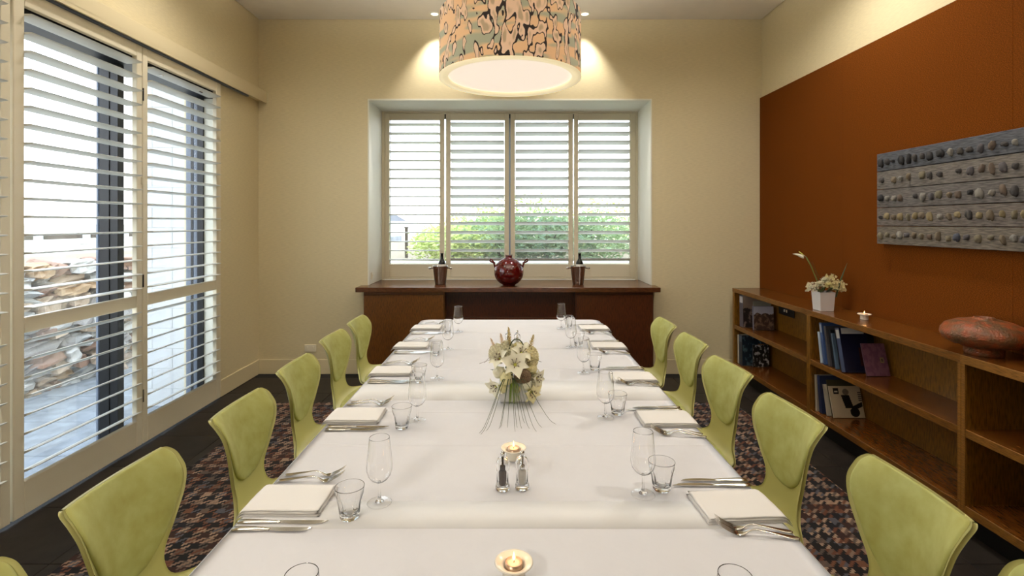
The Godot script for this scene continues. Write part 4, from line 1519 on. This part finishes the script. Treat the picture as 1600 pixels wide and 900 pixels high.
# ======================================================================= place settings
func make_wine_glass(label: String) -> Node3D:
	var t := thing("wine_glass", label, "wine glass", Vector3.ZERO, 0.0, "stemmed wine glasses on the table")
	var st := S()
	var op := [Vector2(0.0, 0.0562), Vector2(0.0045, 0.0562), Vector2(0.012, 0.058), Vector2(0.022, 0.065), Vector2(0.030, 0.076), Vector2(0.0335, 0.089), Vector2(0.0338, 0.10), Vector2(0.0325, 0.12), Vector2(0.0300, 0.145), Vector2(0.0270, 0.1735), Vector2(0.02685, 0.1750), Vector2(0.0265, 0.1757), Vector2(0.0262, 0.1757)]
	lathe(st, op + [Vector2(0.0259, 0.1750), Vector2(0.0260, 0.1735), Vector2(0.0290, 0.145), Vector2(0.0315, 0.12), Vector2(0.0328, 0.10), Vector2(0.0324, 0.089), Vector2(0.0288, 0.0768), Vector2(0.0212, 0.0664), Vector2(0.0115, 0.0598), Vector2(0.004, 0.0582), Vector2(0.0, 0.0580)], 40)
	part("bowl", st, M.solid_glass, t)
	st = S()
	lathe(st, [Vector2(0.0312, 0.0008), Vector2(0.032, 0.0016), Vector2(0.0312, 0.0024), Vector2(0.028, 0.0032), Vector2(0.012, 0.0058)], 36)
	part("foot", st, M.thin_glass, t)
	st = S()
	var ring := []
	for k in 37:
		ring.append(Vector3(cos(TAU * k / 36) * 0.0316, 0.0017, sin(TAU * k / 36) * 0.0316))
	tube(st, ring, [0.0007], 6, 1.0, false)
	part("foot_rim", st, M.solid_glass, t)
	st = S()
	lathe(st, [Vector2(0.0, 0.0045), Vector2(0.0118, 0.0052), Vector2(0.0118, 0.0058), Vector2(0.0055, 0.011), Vector2(0.0036, 0.02), Vector2(0.0033, 0.042), Vector2(0.0042, 0.052), Vector2(0.0042, 0.0558), Vector2(0.0, 0.0558)], 36)
	part("stem", st, M.solid_glass, t)
	return t

func make_tumbler(label: String) -> Node3D:
	var t := thing("tumbler", label, "tumbler", Vector3.ZERO, 0.0, "faceted water tumblers on the table")
	var facet := func(r: float, y: float, a: float) -> float:
		var k := clampf(1.0 - (y - 0.045) / 0.016, 0.0, 1.0)
		var b := fposmod(a, TAU / 9.0) - PI / 9.0
		return r * lerpf(1.0, cos(PI / 9.0) / cos(b) * 1.01, k)
	var st := S()
	lathe(st, [Vector2(0.0, 0.0008), Vector2(0.020, 0.0008), Vector2(0.0215, 0.0010), Vector2(0.0234, 0.0026), Vector2(0.0237, 0.004), Vector2(0.0248, 0.0118), Vector2(0.0275, 0.03), Vector2(0.0305, 0.048), Vector2(0.0325, 0.056), Vector2(0.0345, 0.062), Vector2(0.0366, 0.0790), Vector2(0.0367, 0.0803), Vector2(0.0362, 0.0812)], 45, Vector3.ZERO, facet)
	lathe(st, [Vector2(0.0362, 0.0812), Vector2(0.0357, 0.0803), Vector2(0.0356, 0.0790), Vector2(0.0329, 0.062), Vector2(0.0306, 0.056), Vector2(0.0282, 0.048), Vector2(0.0248, 0.03), Vector2(0.0218, 0.015), Vector2(0.018, 0.0125), Vector2(0.0, 0.0115)], 45)
	part("body", st, M.solid_glass, t)
	return t

func make_fork(k: float, label: String) -> Node3D:
	var t := thing("fork", label, "fork", Vector3.ZERO, 0.0, "steel forks at the place settings")
	var c := [Vector2(0.0, 0.0035), Vector2(0.02, 0.005), Vector2(0.06, 0.011), Vector2(0.095, 0.0155), Vector2(0.112, 0.0125), Vector2(0.125, 0.006), Vector2(0.138, 0.0035), Vector2(0.150, 0.006)]
	var w := [0.0075, 0.0095, 0.0055, 0.0032, 0.0032, 0.0075, 0.0115, 0.0122]
	var st := S()
	var n := 36
	for sgn in [1.0, -1.0]:
		var f := func(a: float, b: float) -> Vector3:
			var aa := a if sgn > 0 else b
			var bb := b if sgn > 0 else a
			var p: Vector2 = catmull(c, aa)
			var ww: float = catmull(w, aa)
			if aa < 0.06:
				ww *= sqrt(1.0 - pow(1.0 - aa / 0.06, 2))
			var u := bb * 2 - 1
			var edge := sqrt(maxf(0.0, 1.0 - u * u))
			return Vector3(p.x * k, p.y * k + sgn * (0.0011 + 0.0006 * (1.0 - aa)) * edge, -u * ww * k * (1.0 if sgn > 0 else 1.0))
		grid(st, n if sgn > 0 else 8, 8 if sgn > 0 else n, f)
	part("handle", st, M.steel, t)
	for i in 4:
		st = S()
		var z := (i - 1.5) * 0.0068 * k
		tube(st, [Vector3(0.146 * k, 0.0052 * k, z), Vector3(0.160 * k, 0.0105 * k, z), Vector3(0.176 * k, 0.019 * k, z * 0.97), Vector3(0.192 * k, 0.030 * k, z * 0.93)], [0.0021, 0.0019, 0.0016, 0.0007], 6, 0.6)
		part("tine", st, M.steel, t)
	return t

func make_knife(k: float, label: String) -> Node3D:
	var t := thing("knife", label, "knife", Vector3.ZERO, 0.0, "steel knives at the place settings")
	var st := S()
	tube(st, [Vector3(0, 0.0045, 0), Vector3(0.003, 0.0045, 0), Vector3(0.02, 0.0045, 0), Vector3(0.07, 0.0045, 0), Vector3(0.10 * k, 0.0045, 0), Vector3(0.104 * k, 0.0045, 0), Vector3(0.106 * k, 0.0045, 0)], [0.005, 0.0088, 0.0098, 0.0075, 0.0058, 0.0066, 0.005], 12, 0.45)
	part("handle", st, M.steel, t)
	st = S(false)
	var L := 0.118 * k
	var up := []
	var lo := []
	for i in 13:
		var a := i / 12.0
		var x := 0.105 * k + L * a
		var back := 0.0058 - 0.001 * a
		var edge := -0.0058 - 0.0035 * sin(PI * minf(a * 1.1, 1.0))
		if a > 0.8:
			var q := (a - 0.8) / 0.2
			edge = lerpf(edge, back - 0.0005, q * q)
		up.append(Vector3(x, 0, -back))
		lo.append(Vector3(x, 0, -edge))
	for i in 12:
		var a0: Vector3 = up[i]; var a1: Vector3 = up[i + 1]; var b0: Vector3 = lo[i]; var b1: Vector3 = lo[i + 1]
		var hi := Vector3(0, 0.0056, 0)
		var lw := Vector3(0, 0.0032, 0)
		var ed := Vector3(0, 0.0043, 0)
		quad(st, b0 + ed, b1 + ed, a1 + hi, a0 + hi)
		quad(st, a0 + lw, a1 + lw, b1 + ed, b0 + ed)
		quad(st, a0 + hi, a1 + hi, a1 + lw, a0 + lw)
	part("blade", st, M.steel, t)
	return t

func make_napkin(label: String) -> Node3D:
	var t := thing("folded_napkin", label, "napkin", Vector3.ZERO, 0.0, "folded linen napkins at the place settings")
	var nz := fn(66, 0.8, 2)
	for k in 4:
		var st := S()
		var y0 := 0.0037 * k
		var hx: float = 0.108 - 0.001 * k + [0.0, 0.002, -0.002, 0.001][k]
		var hz: float = 0.072 - 0.0012 * k + [0.0, -0.003, 0.002, -0.001][k]
		var f := func(u: float, v: float, side: float) -> Vector3:
			var a := u * 2 - 1
			var b := v * 2 - 1
			# closed pillow with a rolled rim, its outer end sagging over the table edge
			var e := pow(absf(a), 14.0) + pow(absf(b), 8.0)
			var h := 0.0019 * sqrt(maxf(0.0, 1.0 - minf(1.0, e)))
			var rx := hx * (1.0 + 0.014 * nz.get_noise_2d(b * 2.0, k * 9.0))
			var rz := hz * (1.0 + 0.03 * nz.get_noise_2d(a * 2.0, k * 5.0 + 3))
			var sag := -0.016 * pow(clampf((-a - 0.78) / 0.22, 0.0, 1.0), 2.0)
			return Vector3(a * rx, y0 + 0.0024 + side * h + 0.0007 * nz.get_noise_2d(a * 1.5, b * 1.5 + k) + sag, -b * rz)
		grid(st, 28, 20, func(u: float, v: float) -> Vector3: return f.call(u, v, 1.0))
		grid(st, 20, 28, func(v: float, u: float) -> Vector3: return f.call(u, v, -1.0))
		part("fold", st, M.napkin, t)
	return t

func build_settings():
	var pl := ["front place on the shutter side", "second place on the shutter side", "third place on the shutter side", "fourth place on the shutter side", "far end place on the shutter side"]
	var pr := ["front place on the bookcase side", "second place on the bookcase side", "third place on the bookcase side", "fourth place on the bookcase side", "far end place on the bookcase side"]
	# x and depth of each thing, measured on the table
	var wl := [Vector2(-0.348, 1.364), Vector2(-0.35, 1.93), Vector2(-0.349, 2.45), Vector2(-0.366, 3.015), Vector2(-0.354, 3.5)]
	var wr := [Vector2(0.365, 1.405), Vector2(0.365, 1.96), Vector2(0.365, 2.54), Vector2(0.363, 3.06), Vector2(0.361, 3.61)]
	var tl := [Vector2(-0.406, 1.296), Vector2(-0.394, 1.863), Vector2(-0.426, 2.40), Vector2(-0.42, 2.885), Vector2(-0.42, 3.45)]
	var tr := [Vector2(0.424, 1.432), Vector2(0.42, 2.0), Vector2(0.43, 2.6), Vector2(0.416, 3.11), Vector2(0.42, 3.66)]
	var nl := [1.368, 1.965, 2.558, 3.09, 3.62]
	var nr := [1.338, 1.935, 2.455, 3.08, 3.60]
	var kl := [1.272, 1.866, 2.41, 2.95, 3.46]
	var kr := [1.451, 2.034, 2.605, 3.20, 3.72]
	var fl := [1.478, 2.090, 2.695, 3.23, 3.755]
	var fr := [1.205, 1.778, 2.335, 2.90, 3.42]
	var a := make_wine_glass("clear stemmed wine glass, " + pl[0])
	var b := make_tumbler("faceted clear tumbler, " + pl[0])
	var n := make_napkin("thick folded white napkin, " + pl[0])
	var f1 := make_fork(0.99, "long steel dinner fork beside the napkin, " + pl[0])
	var f2 := make_fork(0.93, "shorter steel entree fork, " + pl[0])
	var k1 := make_knife(1.0, "long steel dinner knife beside the napkin, " + pl[0])
	var k2 := make_knife(0.86, "shorter steel entree knife, " + pl[0])
	a.position = V(wl[0].x, YT, wl[0].y)
	b.position = V(tl[0].x, YT, tl[0].y)
	n.position = V(-0.592, YT, nl[0])
	f1.position = V(-0.668, YT, fl[0])
	f2.position = V(-0.664, YT, fl[0] + 0.033)
	k1.position = V(-0.676, YT, kl[0])
	k2.position = V(-0.674, YT, kl[0] - 0.03)
	for i in 5:
		if i > 0:
			dup(a, "wine_glass", "clear stemmed wine glass, " + pl[i], V(wl[i].x, YT, wl[i].y))
			dup(b, "tumbler", "faceted clear tumbler, " + pl[i], V(tl[i].x, YT, tl[i].y), i * 0.3)
			dup(n, "folded_napkin", "thick folded white napkin, " + pl[i], V(-0.592 - 0.004 * (i % 2), YT, nl[i]), 0.02 * ((i % 3) - 1))
			dup(f1, "fork", "long steel dinner fork beside the napkin, " + pl[i], V(-0.667, YT, fl[i]), 0.02 * (i % 2))
			dup(f2, "fork", "shorter steel entree fork, " + pl[i], V(-0.66, YT, fl[i] + 0.032), 0.03 * (i % 2))
			dup(k1, "knife", "long steel dinner knife beside the napkin, " + pl[i], V(-0.665, YT, kl[i]), -0.01)
			dup(k2, "knife", "shorter steel entree knife, " + pl[i], V(-0.664, YT, kl[i] - 0.027), 0.01)
		dup(a, "wine_glass", "clear stemmed wine glass, " + pr[i], V(wr[i].x, YT, wr[i].y))
		dup(b, "tumbler", "faceted clear tumbler, " + pr[i], V(tr[i].x, YT, tr[i].y), 0.2 + i * 0.25)
		dup(n, "folded_napkin", "thick folded white napkin, " + pr[i], V(0.594, YT, nr[i]), PI + (0.05 if i == 0 else 0.015 * ((i % 3) - 1)))
		dup(f1, "fork", "long steel dinner fork beside the napkin, " + pr[i], V(0.683, YT, fr[i]), PI - 0.16)
		dup(f2, "fork", "shorter steel entree fork, " + pr[i], V(0.68, YT, fr[i] + 0.026), PI - 0.14)
		dup(k1, "knife", "long steel dinner knife beside the napkin, " + pr[i], V(0.682, YT, kr[i]), PI - 0.005)
		dup(k2, "knife", "shorter steel entree knife, " + pr[i], V(0.684, YT, kr[i] + 0.028), PI)
	dup(a, "wine_glass", "clear wine glass cut by the bottom of the photo, left one", V(-0.34, YT, 0.834))
	dup(a, "wine_glass", "clear wine glass cut by the bottom of the photo, right one", V(0.366, YT, 0.832))

# ======================================================================= centrepieces
func candle(where: String, at: Vector3, k := 1.0):
	var h := thing("candle_holder", "cream porcelain tealight dish " + where, "candle holder", at, 0.0, "porcelain tealight dishes")
	var st := S()
	lathe(st, [Vector2(0.0, 0.001), Vector2(0.023, 0.001), Vector2(0.024, 0.003), Vector2(0.023, 0.022), Vector2(0.027, 0.027), Vector2(0.038, 0.032), Vector2(0.0405, 0.0345), Vector2(0.040, 0.037), Vector2(0.037, 0.0365), Vector2(0.026, 0.0315), Vector2(0.0215, 0.028), Vector2(0.0205, 0.014), Vector2(0.0, 0.013)], 44)
	part("dish", st, M.porcelain, h)
	var c := thing("tealight_candle", "lit tealight in the porcelain dish " + where, "candle", at + Vector3(0, 0.0145, 0), 0.0, "lit tealights")
	st = S()
	lathe(st, [Vector2(0.0, 0.0), Vector2(0.0180, 0.0), Vector2(0.0182, 0.022), Vector2(0.0176, 0.022), Vector2(0.0174, 0.002), Vector2(0.0, 0.002)], 32)
	part("tin_cup", st, M.tin, c)
	st = S()
	lathe(st, [Vector2(0.0, 0.003), Vector2(0.0172, 0.003), Vector2(0.0172, 0.0205), Vector2(0.008, 0.0195), Vector2(0.0, 0.019)], 28)
	part("wax", st, M.wax, c)
	st = S()
	tube(st, [Vector3(0, 0.018, 0), Vector3(0.0006, 0.026, 0)], [0.0009], 6)
	part("wick", st, M.wick, c)
	st = S()
	lathe(st, [Vector2(0.0, 0.023), Vector2(0.0028, 0.027), Vector2(0.0032, 0.031), Vector2(0.0018, 0.038), Vector2(0.0, 0.043)], 14)
	part("flame", st, M.flame, c)
	var l := OmniLight3D.new()
	l.name = "candle_light"
	l.light_color = Color(1.0, 0.72, 0.42)
	l.light_energy = 0.0015
	l.omni_range = 8.0
	l.omni_attenuation = 2.0
	l.light_size = 0.003
	l.shadow_enabled = true
	l.position = Vector3(0, 0.031, 0)
	c.add_child(l)

func mill(called: String, label: String, fill: String, at: Vector3):
	var t := thing(called, label, "mill", at, 0.0, "clear acrylic salt and pepper mills")
	var st := S()
	lathe(st, [Vector2(0.0, 0.001), Vector2(0.0175, 0.001), Vector2(0.0190, 0.0015), Vector2(0.0200, 0.004), Vector2(0.0195, 0.012), Vector2(0.0165, 0.02), Vector2(0.0160, 0.05), Vector2(0.0185, 0.056), Vector2(0.0192, 0.064), Vector2(0.0185, 0.076), Vector2(0.013, 0.087), Vector2(0.0055, 0.092), Vector2(0.0, 0.0925)], 32)
	lathe(st, [Vector2(0.0, 0.0895), Vector2(0.005, 0.089), Vector2(0.0118, 0.0845), Vector2(0.0168, 0.075), Vector2(0.0174, 0.064), Vector2(0.0167, 0.057), Vector2(0.0142, 0.0505), Vector2(0.0144, 0.021), Vector2(0.0150, 0.0115), Vector2(0.0, 0.0110)], 32)
	part("body", st, M.solid_glass, t)
	st = S()
	lathe(st, [Vector2(0.0, 0.012), Vector2(0.0095, 0.012), Vector2(0.0108, 0.016), Vector2(0.0108, 0.050), Vector2(0.0, 0.051)], 24)
	part("filling", st, M[fill], t)
	st = S()
	lathe(st, [Vector2(0.0, 0.054), Vector2(0.0075, 0.054), Vector2(0.0075, 0.066), Vector2(0.003, 0.068), Vector2(0.003, 0.09), Vector2(0.0, 0.09)], 20)
	part("grinder", st, M.pepper if fill == "pepper" else M.chrome, t)
	st = S()
	lathe(st, [Vector2(0.0, 0.091), Vector2(0.0045, 0.091), Vector2(0.0068, 0.098), Vector2(0.0060, 0.104), Vector2(0.0, 0.108)], 20)
	part("knob", st, M.chrome, t)

func petal_mesh(st: SurfaceTool, base: Vector3, dir: Vector3, up: Vector3, L: float, w: float, curl: float):
	var side := dir.cross(up).normalized()
	grid(st, 8, 6, func(a: float, b: float) -> Vector3:
		var u := b * 2 - 1
		var ww := w * 1.25 * sin(PI * pow(clampf(a, 0.0, 1.0), 0.72) * 0.96 + 0.06)
		return base + dir * (L * a) + up * (curl * L * (a * 0.9 - a * a * 1.1) - 0.15 * w * (1.0 - u * u)) + side * (u * ww))

func lily(parent: Node3D, at: Vector3, facing: Vector3, L: float, m: Material, name_ := "lily"):
	var o := Node3D.new()
	o.name = name_
	parent.add_child(o, true)
	var f := facing.normalized()
	var a := f.cross(Vector3.UP).normalized()
	var b := a.cross(f).normalized()
	for k in 6:
		var an := k * TAU / 6 + 0.3
		var rad := a * cos(an) + b * sin(an)
		var st := S()
		petal_mesh(st, at, (rad * 0.78 + f * 0.68).normalized(), (f * 0.78 - rad * 0.68).normalized(), L * (1.0 if k % 2 == 0 else 0.94), L * (0.34 if k % 2 == 0 else 0.25), 0.85)
		part("petal", st, m, o)
	var th := S()
	blob(th, at + f * 0.006, Vector3(0.009, 0.009, 0.009), fn(1, 0.1), 0.0, 10, 6)
	part("throat", th, M.petal_throat, o)
	for k in 6:
		var an := k * TAU / 6 + 0.8
		var rad := a * cos(an) + b * sin(an)
		var tip := at + f * L * 0.55 + rad * L * 0.25
		var st := S()
		tube(st, [at, tip], [0.0007], 5)
		tube(st, [tip - rad * 0.003, tip + rad * 0.003], [0.0016], 5)
		part("stamen", st, M.stamen, o)

func rose(parent: Node3D, at: Vector3, R: float, m: Material):
	# a half open rose: petals spiral round the heart, each lip standing proud
	var st := S()
	var tilt := Basis(Vector3.RIGHT, 0.75)
	grid(st, 40, 18, func(u: float, v: float) -> Vector3:
		var a := -TAU * (0.0 if u >= 1.0 else u)
		var lat := PI * (v - 0.5)
		var turns := fposmod(v * 5.0 - a / TAU * 1.0, 1.0)
		var lip := 0.74 + 0.30 * pow(turns, 1.4) * sin(PI * clampf(v * 1.02, 0.0, 1.0))
		var ruffle := 1.0 + 0.05 * sin(a * 5.0 + v * 9.0)
		var cb := 0.0 if v <= 0.0 or v >= 1.0 else cos(lat)
		return at + tilt * (Vector3(cb * cos(a), sin(lat) * 0.85, cb * sin(a)) * R * lip * ruffle))
	part("rose", st, m, parent)

func blossoms(parent: Node3D, at: Vector3, r: Vector3, n: int, m: Material, called: String):
	# a spike of many small four-petalled flowers
	var bs := S(false)
	blob(bs, at, r * 0.66, fn(2, 0.1), 0.15, 12, 8)
	bs.set_smooth_group(-1)
	for i in n:
		var y := 2.0 * (i + 0.5) / n - 1.0
		var a := i * 2.39996
		var k := sqrt(1.0 - y * y)
		var d := Vector3(k * cos(a), y, k * sin(a))
		var p := at + d * r
		var sx := d.cross(Vector3.UP).normalized()
		if sx.length() < 0.5:
			sx = Vector3.RIGHT
		var sy := sx.cross(d)
		for j in 4:
			var b := j * TAU / 4 + i
			var e := (sx * cos(b) + sy * sin(b) + d * 0.9) * 0.0115
			var s := (sx * -sin(b) + sy * cos(b)) * 0.0052
			quad(bs, p - d * 0.004, p + e * 0.6 - s, p + e, p + e * 0.6 + s)
	part(called, bs, m, parent)

func build_centrepieces():
	candle("at the front of the table", V(0.008, YT, 1.075))
	candle("behind the salt and pepper mills", V(0.011, YT, 1.62))
	mill("pepper_mill", "clear mill filled with dark peppercorns, left of the salt mill at the front", "pepper", V(-0.021, YT, 1.435))
	mill("salt_mill", "clear mill filled with white salt, right of the pepper mill at the front", "salt", V(0.034, YT, 1.44))
	mill("pepper_mill", "clear pepper mill standing behind the flower arrangement", "pepper", V(-0.012, YT, 3.06))
	mill("salt_mill", "clear salt mill standing behind the flower arrangement", "salt", V(0.042, YT, 3.05))
	var fa := thing("flower_arrangement", "lily, rose and grass arrangement in a low white vase at the table centre", "flowers", V(0.016, YT, 2.17))
	var st := S(false)
	box(st, Vector3(0, 0.042, 0), Vector3(0.125, 0.082, 0.10), 0.006)
	part("vase", st, M.vase_white, fa)
	# woven ball
	st = S()
	blob(st, Vector3(0.035, 0.112, 0.05), Vector3(0.036, 0.027, 0.034), fn(3, 0.2), 0.1, 22, 14, Vector3.ZERO, 0.7)
	part("woven_ball", st, M.wicker, fa)
	# green filling
	var r := RandomNumberGenerator.new()
	r.seed = 8
	for k in 10:
		var a := k * 0.63
		st = S()
		var p0 := Vector3(cos(a) * 0.03, 0.08, sin(a) * 0.03)
		tube(st, [p0, p0 + Vector3(cos(a) * 0.035, 0.04, sin(a) * 0.03), p0 + Vector3(cos(a) * 0.07, 0.045, sin(a) * 0.055)], [0.005, 0.02, 0.001], 6, 0.25)
		part("leaf", st, M.grass_fresh if k % 2 == 0 else M.leaf_dark, fa)
	lily(fa, Vector3(0.004, 0.158, 0.055), Vector3(0.05, 0.55, 1.0), 0.072, M.petal)
	lily(fa, Vector3(0.028, 0.19, 0.01), Vector3(0.35, 0.8, 0.6), 0.06, M.petal)
	lily(fa, Vector3(-0.052, 0.172, 0.02), Vector3(-0.6, 0.6, 0.7), 0.058, M.petal)
	lily(fa, Vector3(0.062, 0.056, 0.06), Vector3(0.6, -0.3, 0.8), 0.056, M.petal_cream)
	lily(fa, Vector3(-0.066, 0.075, 0.05), Vector3(-0.7, -0.3, 0.8), 0.055, M.petal)
	lily(fa, Vector3(0.085, 0.10, 0.03), Vector3(0.9, 0.0, 0.7), 0.052, M.petal)
	for q in [[Vector3(-0.030, 0.108, 0.068), 0.030, "petal_cream"], [Vector3(-0.062, 0.125, 0.04), 0.027, "petal"], [Vector3(0.072, 0.135, 0.02), 0.028, "petal_cream"], [Vector3(0.012, 0.062, 0.066), 0.016, "petal_cream"], [Vector3(-0.045, 0.065, 0.065), 0.020, "petal_cream"], [Vector3(-0.02, 0.17, 0.0), 0.03, "petal"], [Vector3(0.035, 0.165, 0.015), 0.026, "petal"], [Vector3(0.05, 0.08, 0.065), 0.024, "petal"]]:
		rose(fa, q[0], q[1], M[q[2]])
	blossoms(fa, Vector3(0.068, 0.175, -0.005), Vector3(0.028, 0.04, 0.03), 110, M.plume_cream, "celosia")
	blossoms(fa, Vector3(-0.072, 0.19, -0.005), Vector3(0.026, 0.035, 0.03), 90, M.petal, "tuberose")
	blossoms(fa, Vector3(-0.03, 0.205, -0.02), Vector3(0.022, 0.03, 0.025), 70, M.petal, "tuberose")
	blossoms(fa, Vector3(0.088, 0.07, 0.02), Vector3(0.018, 0.04, 0.03), 70, M.petal, "tuberose")
	blossoms(fa, Vector3(0.02, 0.205, -0.015), Vector3(0.022, 0.022, 0.02), 60, M.petal_cream, "celosia")
	# grassy plumes
	for q in [[Vector3(-0.012, 0.17, -0.01), Vector3(-0.022, 0.295, -0.005), 0.0125, "plume"], [Vector3(-0.05, 0.15, 0.0), Vector3(-0.095, 0.25, 0.0), 0.012, "plume_pink"], [Vector3(-0.035, 0.16, -0.02), Vector3(-0.055, 0.265, -0.02), 0.013, "plume_pink"], [Vector3(0.05, 0.15, -0.01), Vector3(0.082, 0.262, -0.01), 0.016, "plume"]]:
		var ps := S(false)
		var ax: Vector3 = q[1] - q[0]
		for k in 70:
			var a := 0.3 + 0.7 * k / 69.0
			var th := k * 2.4
			var d := Vector3(cos(th), 0.0, sin(th))
			var w: float = q[2] * sin(PI * clampf((a - 0.2) / 0.86, 0.0, 1.0))
			var p: Vector3 = q[0] + ax * a
			var e := p + d * w + ax.normalized() * 0.012
			var sd := d.cross(Vector3.UP) * 0.0028
			quad(ps, p, p.lerp(e, 0.5) - sd, e, p.lerp(e, 0.5) + sd)
		tube(ps, [q[0], q[1]], [0.002, 0.001], 5)
		part("plume", ps, M[q[3]], fa)
	# looped stem
	var lp := []
	for k in 11:
		var a := PI * k / 10.0
		lp.append(Vector3(0.012 - 0.034 * cos(a), 0.19 + 0.065 * sin(a), 0.0))
	st = S()
	tube(st, lp, [0.0028], 7)
	part("looped_stem", st, M.grass_green, fa)
	# wiry tendrils left and right
	for q in [[Vector3(-0.06, 0.16, 0), Vector3(-0.11, 0.165, 0.01), Vector3(-0.145, 0.155, 0.02)], [Vector3(-0.06, 0.165, 0), Vector3(-0.10, 0.18, 0.0), Vector3(-0.125, 0.158, 0.02)], [Vector3(0.05, 0.16, 0.03), Vector3(0.09, 0.175, 0.03), Vector3(0.115, 0.165, 0.03)], [Vector3(0.06, 0.11, 0.05), Vector3(0.09, 0.125, 0.06), Vector3(0.115, 0.12, 0.06)]]:
		st = S()
		tube(st, q, [0.0007], 5)
		part("tendril", st, M.stamen, fa)
	# small star blossoms at the front
	for k in 3:
		st = S(false)
		var c := Vector3(-0.02 + 0.014 * k, 0.072 + 0.006 * (k % 2), 0.078)
		for j in 5:
			var a := j * TAU / 5 + k
			var e := Vector3(cos(a), sin(a), 0.2) * 0.008
			var sd := Vector3(-sin(a), cos(a), 0) * 0.0028
			quad(st, c, c + e * 0.6 - sd, c + e, c + e * 0.6 + sd)
		part("star_blossom", st, M.petal, fa)
	# long grass falling on to the cloth: end points on the table
	for e in [[-0.109, 1.81], [-0.103, 1.80], [-0.04, 1.85], [-0.035, 1.86], [0.018, 1.825], [0.026, 1.86], [0.042, 1.85], [0.07, 1.85], [0.094, 1.825], [0.116, 1.86], [0.17, 1.89], [-0.085, 1.83], [0.055, 1.90], [-0.01, 1.86]]:
		var p0 := Vector3(-0.012 + e[0] * 0.06, 0.098, 0.06)
		var p3 := Vector3(e[0] - 0.016, 0.003, 2.17 - e[1])
		var p1 := p0 + Vector3(e[0] * 0.25, 0.012, 0.035)
		var p2 := Vector3(lerpf(p0.x, p3.x, 0.62), 0.05, lerpf(p0.z, p3.z, 0.62))
		var pts := []
		for k in 13:
			pts.append(catmull([p0, p1, p2, lerp(p2, p3, 0.62) + Vector3(0, -0.012, 0), p3], k / 12.0))
		st = S()
		tube(st, pts, [0.0016, 0.0015, 0.0014, 0.0013, 0.0012, 0.0011, 0.001, 0.0009, 0.0008, 0.0008, 0.0007, 0.0006, 0.0004], 5)
		part("grass_strand", st, M.grass_green, fa)
	for k in 26:
		var x := r.randf_range(-0.022, 0.025)
		st = S()
		tube(st, [Vector3(x * 0.5 - 0.005, 0.10, 0.06), Vector3(x * 0.8, 0.085, 0.082), Vector3(x, r.randf_range(0.01, 0.03), 0.09 + r.randf() * 0.02)], [0.0012, 0.0012, 0.0004], 4)
		part("grass_strand", st, M.grass_fresh, fa)
